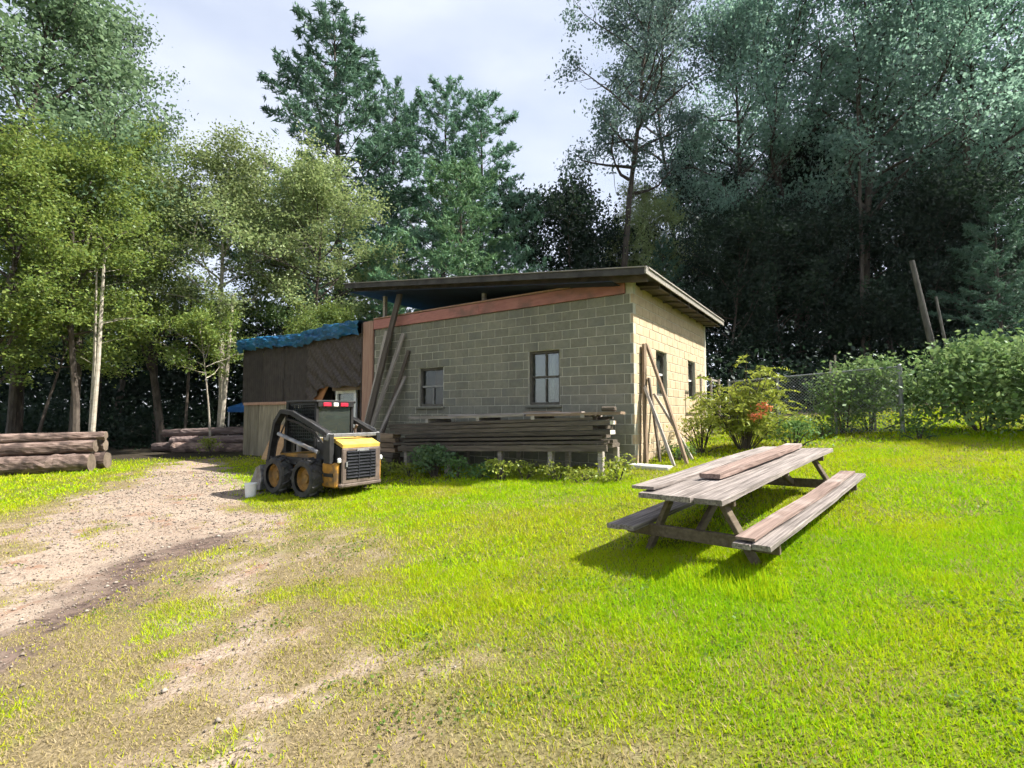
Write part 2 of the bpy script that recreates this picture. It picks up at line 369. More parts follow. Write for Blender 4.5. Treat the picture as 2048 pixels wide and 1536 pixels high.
M['leaf_sumac'] = leafmat('sumac_leaves', (0.169, 0.234, 0.029), (0.312, 0.351, 0.065), 0.42, .015)
M['leaf_shrub'] = leafmat('shrub_leaves', (.09, .175, .05), (.21, .30, .12), 0.35, .015)
M['leaf_weed'] = leafmat('weed_leaves', (0.070, 0.154, 0.042), (0.140, 0.238, 0.070), 0.42, .015)
M['leaf_weed_b'] = leafmat('bluish_weed_leaves', (.075, .14, .06), (.13, .20, .085), 0.42, .015)
M['leaf_clover'] = leafmat('clover_leaves', (.085, .15, .022), (.15, .23, .04), .4, .01)
M['flower'] = leafmat('orange_flowers', (.55, .17, .06), (.62, .25, .10), .3)

def glass(name, tint, mixf):
    m, n, o = newmat(name); L = n.links.new
    t = n.nodes.new('ShaderNodeBsdfTransparent'); t.inputs[0].default_value = (*tint, 1)
    g = n.nodes.new('ShaderNodeBsdfGlossy'); g.inputs['Roughness'].default_value = 0.06
    tcn = n.nodes.new('ShaderNodeTexCoord'); nz = n.nodes.new('ShaderNodeTexNoise'); nz.inputs['Scale'].default_value = 3
    bp = n.nodes.new('ShaderNodeBump'); bp.inputs['Strength'].default_value = .12; bp.inputs['Distance'].default_value = .01
    L(tcn.outputs['Object'], nz.inputs['Vector']); L(nz.outputs['Fac'], bp.inputs['Height']); L(bp.outputs[0], g.inputs['Normal'])
    d = n.nodes.new('ShaderNodeBsdfDiffuse'); d.inputs[0].default_value = (.16, .18, .16, 1)
    s0 = n.nodes.new('ShaderNodeMixShader'); s0.inputs[0].default_value = .5; L(g.outputs[0], s0.inputs[1]); L(d.outputs[0], s0.inputs[2])
    s = n.nodes.new('ShaderNodeMixShader'); s.inputs[0].default_value = mixf
    L(t.outputs[0], s.inputs[1]); L(s0.outputs[0], s.inputs[2]); L(s.outputs[0], o.inputs[0]); return m
M['pane'] = glass('dusty_window_pane', (.75, .8, .75), .34)
M['pane_dark'] = glass('dark_window_pane', (.5, .5, .45), .16)
M['cab_glass'] = glass('tinted_cab_glass', (.35, .52, .46), .32)

def soil_nodes(n):
    L = n.links.new; g = n.nodes.new('ShaderNodeNewGeometry')
    def noise(sc, d=5):
        z = n.nodes.new('ShaderNodeTexNoise'); z.inputs['Scale'].default_value = sc; z.inputs['Detail'].default_value = d; z.inputs['Roughness'].default_value = .62; L(g.outputs['Position'], z.inputs['Vector']); return z.outputs['Fac']
    def mixc(f, a, c):
        x = n.nodes.new('ShaderNodeMix'); x.data_type = 'RGBA'
        for k, v in (('A', a), ('B', c)):
            if isinstance(v, tuple): x.inputs[k].default_value = (*v, 1)
            else: L(v, x.inputs[k])
        L(f, x.inputs['Factor']); return x.outputs['Result']
    def rng(v, a, c):
        x = n.nodes.new('ShaderNodeMapRange'); x.inputs['From Min'].default_value = a; x.inputs['From Max'].default_value = c; L(v, x.inputs['Value']); return x.outputs[0]
    def attr(a):
        t = n.nodes.new('ShaderNodeAttribute'); t.attribute_name = a; return t.outputs['Fac']
    base = mixc(rng(noise(1.1), .38, .62), (.205, .147, .108), (.285, .222, .168))
    c = mixc(rng(noise(30, 4), .40, .66), base, (.36, .295, .235))
    c = mixc(rng(noise(75, 2), .56, .66), c, (.11, .08, .06))
    c = mixc(rng(noise(1.9, 6), .57, .70), c, (.22, .12, .075))
    c = mixc(attr('stain'), c, mixc(rng(noise(14), .35, .65), (.06, .043, .037), (.15, .105, .085)))
    return noise, mixc, rng, attr, c
def ground_mat():
    m, n, o = newmat('lawn_soil'); L = n.links.new
    b = n.nodes.new('ShaderNodeBsdfPrincipled'); b.inputs['Roughness'].default_value = .95; b.inputs['Specular IOR Level'].default_value = .15; L(b.outputs[0], o.inputs[0])
    noise, mixc, rng, attr, dirtc = soil_nodes(n)
    fine = rng(noise(45, 4), .38, .62); med = rng(noise(9, 5), .35, .65)
    lushc = mixc(fine, (.075, .09, .012), (.15, .18, .016))
    dryc = mixc(fine, (.11, .085, .045), (.22, .175, .10))
    c = mixc(attr('lush'), dryc, lushc)
    c = mixc(rng(attr('dirt'), .12, .62), c, dirtc)
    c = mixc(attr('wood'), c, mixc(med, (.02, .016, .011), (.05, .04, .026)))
    L(c, b.inputs['Base Color'])
    bp = n.nodes.new('ShaderNodeBump'); bp.inputs['Strength'].default_value = .7; bp.inputs['Distance'].default_value = .02; L(noise(38, 4), bp.inputs['Height']); L(bp.outputs[0], b.inputs['Normal'])
    return m
def drive_mat():
    m, n, o = newmat('sandy_gravel'); L = n.links.new
    b = n.nodes.new('ShaderNodeBsdfPrincipled'); b.inputs['Roughness'].default_value = .95; b.inputs['Specular IOR Level'].default_value = .15; L(b.outputs[0], o.inputs[0])
    noise, mixc, rng, attr, c = soil_nodes(n)
    L(c, b.inputs['Base Color'])
    bp = n.nodes.new('ShaderNodeBump'); bp.inputs['Strength'].default_value = .7; bp.inputs['Distance'].default_value = .02; L(noise(38, 4), bp.inputs['Height']); L(bp.outputs[0], b.inputs['Normal'])
    return m
def grass_mat():
    m, n, o = newmat('grass_blades'); L = n.links.new
    a = n.nodes.new('ShaderNodeAttribute'); a.attribute_name = 'tint'
    r = n.nodes.new('ShaderNodeValToRGB'); e = r.color_ramp.elements
    e[0].position = 0; e[0].color = (.42, .34, .21, 1)
    e[1].position = 1; e[1].color = (.23, .44, .010, 1)
    for p, c in ((.28, (.35, .285, .12, 1)), (.48, (.42, .43, .018, 1)), (.72, (.385, .51, .007, 1))):
        q = e.new(p); q.color = c
    L(a.outputs['Fac'], r.inputs[0])
    d = n.nodes.new('ShaderNodeBsdfDiffuse'); t = n.nodes.new('ShaderNodeBsdfTranslucent'); s = n.nodes.new('ShaderNodeMixShader'); s.inputs[0].default_value = .42
    L(r.outputs[0], d.inputs[0]); L(r.outputs[0], t.inputs[0]); L(d.outputs[0], s.inputs[1]); L(t.outputs[0], s.inputs[2]); L(s.outputs[0], o.inputs[0])
    return m
M['ground'] = ground_mat(); M['drive'] = drive_mat(); M['grass'] = grass_mat()
M['pebble'] = leafmat('pebble_stone', (.15, .115, .09), (.36, .315, .265), 0.0, 0.0)

# ------------------------------------------------------------------ ground sheet
def axis(segs):
    a = []
    for lo, hi, st in segs: a += list(np.arange(lo, hi, st))
    return np.array(a + [segs[-1][1]])
gx = axis([(-400, -60, 40), (-60, -16, 2.5), (-16, 13, .13), (13, 60, 2.5), (60, 400, 40)])
gy = axis([(-60, -2, 4), (-2, 18, .13), (18, 60, 2.5), (60, 500, 40)])
XX, YY = np.meshgrid(gx, gy, indexing='ij'); nx, ny = XX.shape
x = XX.ravel(); y = YY.ravel()
dirt, lush, stain = masks(x, y)
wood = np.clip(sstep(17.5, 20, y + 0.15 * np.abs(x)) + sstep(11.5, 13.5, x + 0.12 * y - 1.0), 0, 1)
I = np.arange(nx * ny).reshape(nx, ny)
F = np.stack([I[:-1, :-1], I[1:, :-1], I[1:, 1:], I[:-1, 1:]], -1).reshape(-1, 4)
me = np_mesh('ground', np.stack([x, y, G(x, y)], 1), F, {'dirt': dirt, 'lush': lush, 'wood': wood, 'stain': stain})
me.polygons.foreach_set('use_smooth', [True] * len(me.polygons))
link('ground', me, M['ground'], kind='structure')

# gravel drive: its own thin sheet with a ragged edge
dx = np.arange(-12.2, -1.0, .06); dy = np.arange(0.6, 17.6, .06)
XX, YY = np.meshgrid(dx, dy, indexing='ij'); nx, ny = XX.shape; x = XX.ravel(); y = YY.ravel()
dirt, lush, stain = masks(x, y)
ok = (dirt + 0.5 * (vnoise(x, y, .09, 77) - .5) > .70).reshape(nx, ny)
I = np.arange(nx * ny).reshape(nx, ny)
keep = ok[:-1, :-1] & ok[1:, :-1] & ok[1:, 1:] & ok[:-1, 1:]
F = np.stack([I[:-1, :-1], I[1:, :-1], I[1:, 1:], I[:-1, 1:]], -1)[keep]
used = np.unique(F); rm = np.full(nx * ny, -1); rm[used] = np.arange(len(used)); F = rm[F]
me = np_mesh('gravel_drive', np.stack([x, y, G(x, y) + .004], 1)[used], F, {'stain': stain[used]})
link('gravel_drive', me, M['drive'], kind='structure')

# ------------------------------------------------------------------ building frame of reference
C0 = Vector((2.435, 9.95, 0)); BR = math.atan2(-.566, .824)
_c, _s = math.cos(BR), math.sin(BR)
def B(x, y, z=0.0): return Vector((C0.x + x * _c - y * _s, C0.y + x * _s + y * _c, z))
def Bg(x, y): p = B(x, y); return Vector((p.x, p.y, gz(p.x, p.y)))

def holes_wall(mb, u0, u1, z0, z1, holes, put):
    us = sorted({u0, u1, *[h[0] for h in holes], *[h[1] for h in holes]}); zs = sorted({z0, z1, *[h[2] for h in holes], *[h[3] for h in holes]})
    for a, b in zip(us[:-1], us[1:]):
        for c, d in zip(zs[:-1], zs[1:]):
            if any(h[0] <= a + 1e-6 and h[1] >= b - 1e-6 and h[2] <= c + 1e-6 and h[3] >= d - 1e-6 for h in holes): continue
            put(mb, a, b, c, d)

bld = thing('block_building', 'grey concrete block building with raised lean-to roof and red fascia', 'building', C0, BR)
WL, WD, WT = 7.77, 5.7, 4.06
ZB = -0.3
FW = [(-5.98, -5.10, 1.825, 2.841), (-2.50, -1.69, 1.825, 3.044)]        # front windows
SW = [(1.36, 2.14, 2.028, 3.044), (3.94, 4.64, 2.028, 3.044)]            # side windows
mb = MB()
holes_wall(mb, -WL, 0, ZB, WT, FW, lambda m, a, b, c, d: m.box(((a + b) / 2, .094, (c + d) / 2), (b - a, .18, d - c)))
holes_wall(mb, .19, WD, ZB, 4.26, SW, lambda m, a, b, c, d: m.box((-.094, (a + b) / 2, (c + d) / 2), (.18, b - a, d - c)))
mb.box((-.094, .10, (WT + 4.26) / 2 + .1), (.18, .18, .4))
mb.box((-WL / 2, WD + .1, 2), (WL, .2, 4.6)).box((-WL + .1, WD / 2 + .1, 2), (.2, WD - .3, 4.6))
mb.build('mortar_wall', M['mortar'], bld)
MB().box((-WL / 2, WD / 2, 4.22), (WL - .45, WD - .1, .08)).build('flat_roof', M['roof'], bld)
MB().box((-WL / 2, WD / 2, 1.0), (WL - .5, WD - .3, .05)).build('inner_floor', M['black'], bld)
# blocks
CO, BW = .2032, .4064
bm_mesh = MB().box((0, 0, 0), (BW - .013, .06, CO - .013), bev=.006).mesh('block'); bm_mesh.materials.append(M['block'])
rng = random.Random(4)
def clip_runs(a, b, z0, z1, holes):
    runs = [(a, b)]
    for h in holes:
        if z1 <= h[2] + .03 or z0 >= h[3] - .03: continue
        nr = []
        for p, q in runs:
            if q <= h[0] or p >= h[1]: nr.append((p, q)); continue
            if p < h[0] - .04: nr.append((p, h[0] - .004))
            if q > h[1] + .04: nr.append((h[1] + .004, q))
        runs = nr
    return [r for r in runs if r[1] - r[0] > .05]
front_blocks = []; nc = int((WT - ZB) / CO)
for r in range(nc):
    z1 = WT - r * CO; z0 = z1 - CO; off = 0 if r % 2 else BW / 2
    k = -1
    while True:
        b = off - k * BW; a = b - BW; k += 1
        if b < -WL: break
        a = max(a, -WL); b = min(b, 0 if r % 2 else -.066)
        if b - a < .05: continue
        for p, q in clip_runs(a, b, z0, z1, FW): front_blocks.append((p, q, z0, z1))
def vis(fb):
    c = (fb[0] + fb[1]) / 2; z = (fb[2] + fb[3]) / 2
    d = (B(c, 0, z) - Vector((0, 0, 1.6))).length
    return (fb[1] - fb[0]) / d ** 2 * (1 if z > 1.62 else .2 if z > .8 else .05)
front_blocks.sort(key=vis, reverse=True)
rest = MB(); side = MB()
for i, (p, q, z0, z1) in enumerate(front_blocks):
    c = Vector(((p + q) / 2, .026 + rng.uniform(-.002, .002), (z0 + z1) / 2))
    if i < 300:
        o = link('block', bm_mesh, None, bld); o.location = c; o.scale = ((q - p - .013) / (BW - .013), 1, 1)
    else: rest.box(c, (q - p - .013, .06, z1 - z0 - .013), bev=.006)
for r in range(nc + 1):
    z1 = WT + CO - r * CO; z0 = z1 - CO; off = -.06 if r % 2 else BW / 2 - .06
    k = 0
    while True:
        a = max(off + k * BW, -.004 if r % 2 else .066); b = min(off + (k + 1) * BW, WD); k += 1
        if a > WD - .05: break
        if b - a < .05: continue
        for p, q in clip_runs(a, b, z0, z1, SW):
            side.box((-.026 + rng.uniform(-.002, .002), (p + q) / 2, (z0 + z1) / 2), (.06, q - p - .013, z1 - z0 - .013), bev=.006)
rest.build('block_courses', M['block'], bld, kind='stuff'); side.build('sunlit_block_courses', M['block_sunlit'], bld, kind='stuff')
# windows
def front_window(w, kind):
    x0, x1, z0, z1 = w; xc, zc = (x0 + x1) / 2, (z0 + z1) / 2; W, H = x1 - x0, z1 - z0
    m = MB()
    m.box((x0 + .03, .12, zc), (.06, .10, H)).box((x1 - .03, .12, zc), (.06, .10, H))
    m.box((xc, .12, z1 - .03), (W - .12, .10, .06)).box((xc, .12, z0 + .03), (W - .12, .10, .06))
    f = m.build('window', M['frame_dark'], bld)
    MB().box((xc, .145, zc), (W - .12, .012, H - .12)).build('pane', M['pane_dark'] if kind == 'a' else M['pane'], f)
    mu = M['frame_grey'] if kind == 'a' else M['frame_dark']
    MB().box((xc, .118, zc + .02), (W - .12, .05, .045)).build('meeting_rail', mu, f)
    MB().box((xc, .121, z0 + .06 + (H / 2 - .08) / 2), (.03, .04, H / 2 - .09)).build('glazing_bar', mu, f)
    if kind == 'b': MB().box((xc, .121, zc + .04 + (H / 2 - .11) / 2), (.03, .04, H / 2 - .12)).build('glazing_bar', mu, f)
    MB().box((xc, -.012, z0 - .035), (W + .1, .10, .06), bev=.01).build('sill', M['block'], f)
    if kind == 'a':
        MB().box((xc + .17, .19, zc + .27), (.36, .012, .40)).build('brown_panel', M['orange_board'], f)
        MB().box((xc, .19, zc - .27), (W - .12, .014, .46)).build('grey_panel', M['frame_dark'], f)
    else:
        MB().grid(lambda u, v: (xc + .05 + .16 * u * (1 - .35 * (1 - v)), .20 + .02 * math.sin(u * 14), z0 + .12 + v * (H - .22)), 12, 2).build('curtain', M['curtain'], f)
        MB().box((xc, .55, zc), (W + .5, .02, H + .4)).build('dim_blind', M['frame_grey'], f)
front_window(FW[0], 'a'); front_window(FW[1], 'b')
for (y0, y1, z0, z1) in SW:
    yc, zc = (y0 + y1) / 2, (z0 + z1) / 2; m = MB()
    m.box((-.12, y0 + .03, zc), (.10, .06, z1 - z0)).box((-.12, y1 - .03, zc), (.10, .06, z1 - z0)).box((-.12, yc, z1 - .03), (.10, y1 - y0 - .12, .06)).box((-.12, yc, z0 + .03), (.10, y1 - y0 - .12, .06))
    f = m.build('window', M['frame_dark'], bld)
    MB().box((-.145, yc, zc), (.012, y1 - y0 - .12, z1 - z0 - .12)).build('pane', M['pane'], f)
    MB().box((-.118, yc, zc), (.05, y1 - y0 - .12, .045)).build('meeting_rail', M['white'], f)
    MB().box((-.20, yc, zc - .24), (.012, y1 - y0 - .14, .44)).build('white_panel', M['frame_grey'], f)
# fascia along the old wall top, corner board
for a, b in ((-7.77, -3.93), (-3.925, -.15)):
    MB().box(((a + b) / 2, -.03, 4.20), (b - a, .05, .27), bev=.006).build('red_fascia_board', M['fascia_red'], bld)
MB().box((-3.96, -.028, 4.365), (7.62, .10, .035), bev=.006).build('fascia_cap', M['pinkboard'], bld)
MB().box((-8.0, -.03, 2.05), (.44, .07, 4.55), bev=.01).build('corner_board', M['pinkboard'], bld)
MB().box((-8.245, -.02, 2.05), (.03, .12, 4.5)).build('corner_trim', M['soffit'], bld)
# raised roof
def rz(x): return 4.36 + (0.38 - x) * (1.0 / 8.75)
x0r, x1r, y0r, y1r = -8.4, .45, -.55, 6.1
def slab(mb, xa, xb, ya, yb, lo, hi):
    vs = [(x, y, rz(x) + h) for x in (xa, xb) for y in (ya, yb) for h in (lo, hi)]
    mb.add(vs, [(0, 1, 3, 2), (4, 6, 7, 5), (0, 4, 5, 1), (2, 3, 7, 6), (0, 2, 6, 4), (1, 5, 7, 3)])
m = MB(); slab(m, x0r, x1r, y0r, y1r, -.035, 0); rf = m.build('raised_roof', M['roof'], bld)
m = MB(); slab(m, x0r + .05, -.25, y0r + .06, y1r - .06, -.215, -.20); m.build('navy_underlay', M['navy'], rf)
for i in range(9):
    yy = y0r + .25 + i * .74
    m = MB(); slab(m, x0r + .04, x1r - .045, yy - .025, yy + .025, -.197, -.038); m.build('rafter', M['soffit'], rf)
m = MB(); slab(m, x0r, x1r, y0r - .035, y0r - .003, -.12, .012); m.build('front_fascia', M['roof'], rf)
m = MB(); slab(m, x0r, x1r + .04, y0r - .06, y0r + .10, .014, .034); m.build('metal_edge', M['roof_edge'], rf)
m = MB(); slab(m, x1r + .003, x1r + .035, y0r - .035, y1r, -.10, .012); m.build('side_fascia', M['roof_edge'], rf)
m = MB(); slab(m, x1r - .10, x1r + .06, y0r + .103, y1r, .014, .030); m.build('drip_edge', M['roof_edge'], rf)
m = MB(); slab(m, x1r - .30, x1r + .045, y0r + .103, y1r, .040, .056); m.build('upper_drip_edge', M['roof_edge'], rf)
m = MB(); slab(m, -.02, x1r - .05, .30, y1r - .1, -.155, -.14); m.build('soffit_board', M['soffit'], rf)
for (px_, py_) in ((-7.6, .22), (-3.95, .22), (-7.6, 5.3), (-3.95, 5.3), (-7.6, 2.8), (-6.6, 5.3)):
    MB().box((px_, py_, (4.26 + rz(px_) - .2) / 2), (.09, .09, rz(px_) - .2 - 4.26)).build('roof_post', M['wood_grey'], bld)

# ------------------------------------------------------------------ timber annex
ann = thing('timber_annex', 'dark brown sheeted timber annex with grey plank siding left of the block building', 'shed', B(-11.5, 0, 0), BR)
AX = -11.5
def ax(x): return x - AX
corr_n = 0
for (xa, xb) in ((-14.95, -13.62), (-13.60, -12.27), (-12.25, -10.92)):
    def fn(u, v, xa=xa, xb=xb):
        xx = xa + u * (xb - xa); z = 1.98 + v * 1.97
        return (ax(xx), -.03 - .016 * math.cos(u * 2 * math.pi * 10) - .01 * math.sin(z * 3 + xx), z)
    MB().grid(fn, 60, 4).build('corrugated_sheet', M['brown_tarp'], ann, smooth=True)
def net(u, v):
    xx = -10.93 + u * 2.66
    zb = 2.03 + .42 * float(sstep(.12, .26, u)) + .03 * math.sin(u * 19)
    z = zb + v * (3.96 - zb)
    w = .035 * math.sin(9 * (xx + 1.1 * z) + 2 * math.sin(z * 2.2)) + .02 * math.sin(23 * (xx + .9 * z)) + .012 * math.sin(31 * (xx - z))
    return (ax(xx), -.07 + w * (1 - .6 * v), z)
MB().grid(net, 90, 60).build('mesh_tarp_wall', M['brown_net'], ann, smooth=True)
pk = MB().box((0, 0, 0), (.236, .03, 2.35), bev=.006).mesh('siding_plank'); pk.materials.append(M['siding'])
for i in range(13):
    o = link('siding_plank', pk, None, ann); o.location = (ax(-14.74 + i * .25), rng.uniform(-.012, .004), .80); o.rotation_euler = (0, rng.uniform(-.006, .006), 0)
MB().box((ax(-13.05), -.05, 2.0), (3.5, .06, .10), bev=.008).build('mid_beam', M['pinkboard'], ann)
MB().box((ax(-11.42), .02, .95), (.12, .12, 2.1), bev=.01).build('door_post', M['wood_grey'], ann)
MB().box((ax(-9.8), 1.3, 1.9), (3.2, .05, 4.0)).build('inner_wall', M['brown_tarp'], ann)
MB().box((ax(-11.45), .68, 1.9), (.05, 1.2, 4.0)).build('inner_side_wall', M['brown_tarp'], ann)
MB().box((ax(-14.9), 2.0, 1.8), (.08, 3.9, 4.2)).build('end_wall', M['siding'], ann)
MB().box((ax(-11.6), 4.0, 1.8), (6.6, .08, 4.2)).build('rear_wall', M['siding'], ann)
w = MB().box((ax(-9.85), .30, 1.62), (.09, .06, 1.5)).box((ax(-8.95), .30, 1.62), (.09, .06, 1.5)).box((ax(-9.4), .30, 2.32), (.81, .06, .10)).box((ax(-9.4), .30, 1.55), (.81, .05, .07)).build('window', M['white'], ann)
MB().box((ax(-9.4), .33, 1.6), (.84, .01, 1.42)).build('pane', M['pane'], w)
MB().box((ax(-9.4), .40, 1.95), (.8, .01, .6)).build('pale_blind', M['curtain'], w)
MB().prism([(ax(-10.95), 1.95), (ax(-10.35), 2.02), (ax(-10.0), 2.5), (ax(-10.5), 2.5)], 'y', .06, .09).build('orange_gable_board', M['orange_board'], ann)
MB().box((ax(-9.0), .10, 2.46), (1.6, .05, .22)).build('header_board', M['wood_brown'], ann)
MB().box((ax(-11.6), 2.0, 3.98), (6.7, 4.1, .05)).build('roof_deck', M['roof'], ann)
# blue tarp draped over the annex roof
def tarp(u, v):
    xx = -15.08 + u * 6.86
    if v < .35:
        s = v / .35; y = -.20 - .05 * math.sin(s * math.pi); z = 3.90 + s * .42
    else:
        s = (v - .35) / .65; y = -.15 + s * 4.1; z = 4.32 + .10 * math.sin(s * 3.0)
    n = float(vnoise(np.array([xx]), np.array([v * 6]), .28, 5)[0] - .5); n2 = float(vnoise(np.array([xx + 3]), np.array([v * 9]), .11, 8)[0] - .5)
    return (ax(xx), y - .14 * n - .06 * n2, z + .09 * n + .05 * n2 + .05 * math.sin(u * 9))
tb = MB().grid(tarp, 110, 26).build('blue_tarp', M['blue_tarp'], None, smooth=False)
tb.location = B(AX, 0, 0); tb.rotation_euler = (0, 0, BR)
tag(tb, 'crumpled blue tarp draped over the roof of the dark brown annex', 'tarp')

# ------------------------------------------------------------------ lumber rack in front of the wall
RX, RY = -2.9, -.72
rk = thing('lumber_rack', 'low timber rack on posts holding the stacked boards under the windows', 'rack', Bg(RX, RY), BR)
rbase = gz(*B(RX, RY).xy)
def rkz(x): return .80 + (x + 5.1) * .038
for xx in (-5.3, -4.0, -2.52, -1.31, -.25):
    for yy in (-1.05, -.35):
        zg = gz(*B(xx, yy).xy) - .06; top = rkz(xx) - .005
        MB().box((xx - RX, yy - RY, (zg + top) / 2 - rbase), (.10, .10, top - zg), bev=.008).build('post', M['wood_grey'], rk)
    MB().bar((xx - RX, -1.10 - RY, rkz(xx) + .04 - rbase), (xx - RX, -.28 - RY, rkz(xx) + .04 - rbase), .09, .075).build('cross_bearer', M['wood_dark'], rk)
for yy in (-1.125,):
    MB().bar((-5.5 - RX, yy - RY, rkz(-5.5) + .01 - rbase), (-.1 - RX, yy - RY, rkz(-.1) + .01 - rbase), .04, .12).build('front_beam', M['wood_dark'], rk)
def board(x0, x1, y, z, w, h, m, label, group, slope=.038, name='lumber_board', skew=0.0, cat='board', endmat=None):
    L = x1 - x0; p0 = B(x0, y, z + 0); p1 = B(x1, y + skew, z + L * slope)
    mb = MB(); n = 8; r2 = random.Random(int(x0 * 100 + z * 977 + y * 31))
    bow = r2.uniform(-.012, .012)
    for i in range(n):
        pass
    c = (p0 + p1) / 2; d = (p1 - p0); ln = d.length
    vs = []; fs = []
    for i in range(n + 1):
        t = i / n; bz = bow * math.sin(t * math.pi)
        for (a, b) in ((-.5, -.5), (.5, -.5), (.5, .5), (-.5, .5)):
            vs.append((-ln / 2 + t * ln, a * w * (1 + r2.uniform(-.03, .03)), b * h + bz))
    for i in range(n):
        for k in range(4): fs.append((i * 4 + k, i * 4 + (k + 1) % 4, i * 4 + 4 + (k + 1) % 4, i * 4 + 4 + k))
    fs.append((0, 3, 2, 1)); e = n * 4; fs.append((e, e + 1, e + 2, e + 3))
    mb.add(vs, fs); o = mb.build(name, m)
    o.location = c; o.rotation_euler = d.to_track_quat('X', 'Z').to_euler()
    tag(o, label, cat, group)
    if endmat:
        MB().box((ln / 2 + .003, 0, 0), (.006, w, h)).build('painted_end', endmat, o)
    return o
GL = 'boards stacked on the rack'
LBL = 'dark weathered board in the inner rows of the stack on the rack'
z0 = rkz(-5.1) + .08
for k in range(6):
    zz = z0 + .04 + k * .088
    for j, yy in enumerate((-.99, -.72, -.45)):
        xa = -5.75 + rng.uniform(-.2, .5); xb = rng.uniform(-.45, -.10)
        if j == 0 and k in (2, 4):
            board(xa, -.05, yy, zz + (xa + 5.1) * .038, .22, .075, M['wood_dark'], 'dark board with a pale painted end, %s in the rack' % ('lower of two' if k == 2 else 'upper of two'), None, endmat=M['wood_end'])
        else:
            board(xa, xb, yy, zz + (xa + 5.1) * .038, .22, rng.choice((.05, .06, .075)), rng.choice((M['wood_dark'], M['wood_dark'], M['wood_brown'])) if k > 3 else M['wood_dark'], ('board at the front of the stacked lumber, row %s from the bottom' % ('one', 'two', 'three', 'four', 'five', 'six')[k]) if j == 0 else LBL, None if j == 0 else GL)
zt = z0 + 6 * .088
for xx in (-4.6, -3.1, -1.7, -.6):
    o = MB().box((0, 0, 0), (.09, .82, .085), bev=.006).build('stacking_block', M['wood_grey']); o.location = B(xx, -.70, zt + .04 + (xx + 5.1) * .03); o.rotation_euler = (0, -.03, BR)
    tag(o, 'short grey cross block between the upper and lower stacked boards', 'block', 'cross blocks in the lumber stack')
zt += .095
tops = [(-5.2, -1.9, -1.0, M['wood_grey'], 'long grey board lying on the front top left of the lumber stack'), (-1.85, .16, -1.0, M['wood_brown'], 'reddish brown board at the top right end of the lumber stack'),
        (-5.0, .05, -.74, M['wood_brown'], 'long brown board in the middle of the lumber stack top'), (-4.9, -.2, -.48, M['wood_grey'], 'grey board at the back of the lumber stack top')]
for xa, xb, yy, mm, lb in tops: board(xa, xb, yy, zt + .03 + (xa + 5.1) * .02, .22, .05, mm, lb, None, slope=.02)
board(-4.1, -.75, -.86, zt + .085, .17, .04, M['wood_grey'], 'thin pale board lying loose highest on the lumber stack', None, slope=.018, skew=.1)
board(-2.25, -1.45, -.55, zt + .115, .14, .10, M['wood_brown'], 'short dark red offcut lying on the lumber stack below the right window', None, slope=.02, skew=.15)
o = MB().box((0, 0, 0), (.26, .22, .09), bev=.02).build('paint_tin_lid_box', M['wood_dark']); o.name = 'wood_offcut'; o.location = B(-.12, -.98, zt + .055 + 5.2 * .02 + .05); o.rotation_euler = (0, 0, BR + .3)
tag(o, 'small dark wood offcut on the right end of the lumber stack', 'offcut')
# dark short pile at the left end of the rack
for i, (xa, xb, yy, zr) in enumerate(((-6.75, -5.75, -.95, .06), (-6.8, -5.72, -.65, .06), (-6.7, -5.78, -.95, .17), (-6.75, -5.74, -.66, .18), (-6.72, -5.85, -.9, .29), (-6.6, -5.8, -.68, .30), (-6.65, -5.8, -.92, .41), (-6.7, -5.85, -.8, .53), (-6.6, -5.9, -.8, .65), (-6.66, -5.82, -.82, .77), (-6.6, -5.9, -.82, .89))):
    g0 = gz(*B(-6.2, -.8).xy)
    board(xa, xb, yy, g0 + zr, .25, .105, M['wood_brown'] if i > 6 else M['wood_dark'], 'short dark timber in the small pile left of the lumber rack', 'short timbers left of the rack', slope=.0)

# boards leaning against the wall
def leaner(p0, p1, w, t, m, label, up=(0, 1, 0), name='leaning_board', group=None):
    p0 = Vector(p0); p1 = Vector(p1); d = p1 - p0; L = d.length; mb = MB(); r2 = random.Random(int(L * 1000 + w * 77))
    n = 6; vs = []; fs = []; bow = r2.uniform(-.02, .02)
    for i in range(n + 1):
        tt = i / n
        for a, b in ((-.5, -.5), (.5, -.5), (.5, .5), (-.5, .5)): vs.append((tt * L, a * w, b * t + bow * math.sin(tt * math.pi)))
    for i in range(n):
        for k in range(4): fs.append((i * 4 + k, i * 4 + (k + 1) % 4, i * 4 + 4 + (k + 1) % 4, i * 4 + 4 + k))
    fs.append((0, 3, 2, 1)); e = n * 4; fs.append((e, e + 1, e + 2, e + 3)); mb.add(vs, fs)
    o = mb.build(name, m); x = d.normalized(); z = Vector(up); z = (z - x * z.dot(x)).normalized(); y = z.cross(x)
    o.matrix_world = Matrix.Translation(p0) @ Matrix((x, y, z)).transposed().to_4x4()
    return tag(o, label, 'board', group)
nf = B(0, -1) - B(0, 0); nr = B(1, 0) - B(0, 0)
leaner(Bg(-7.05, -1.15) - Vector((0, 0, .05)), B(-6.62, -.12, 4.92), .17, .07, M['wood_dark'], 'tallest dark plank leaning at the left end of the block wall, rising past the fascia', nf)
leaner(Bg(-7.25, -.95) - Vector((0, 0, .05)), B(-6.50, -.075, 3.82), .13, .05, M['wood_grey'], 'pale grey board leaning right of the tallest dark plank', nf)
leaner(Bg(-6.95, -1.0) - Vector((0, 0, .05)), B(-6.42, -.06, 2.65), .09, .04, M['wood_grey'], 'shortest thin board leaning nearest the left window', nf)
leaner(Bg(-7.5, -.75) - Vector((0, 0, .05)), B(-7.10, -.075, 3.95), .30, .03, M['wood_grey'], 'wide grey board leaning beside the pinkish corner board', nf)
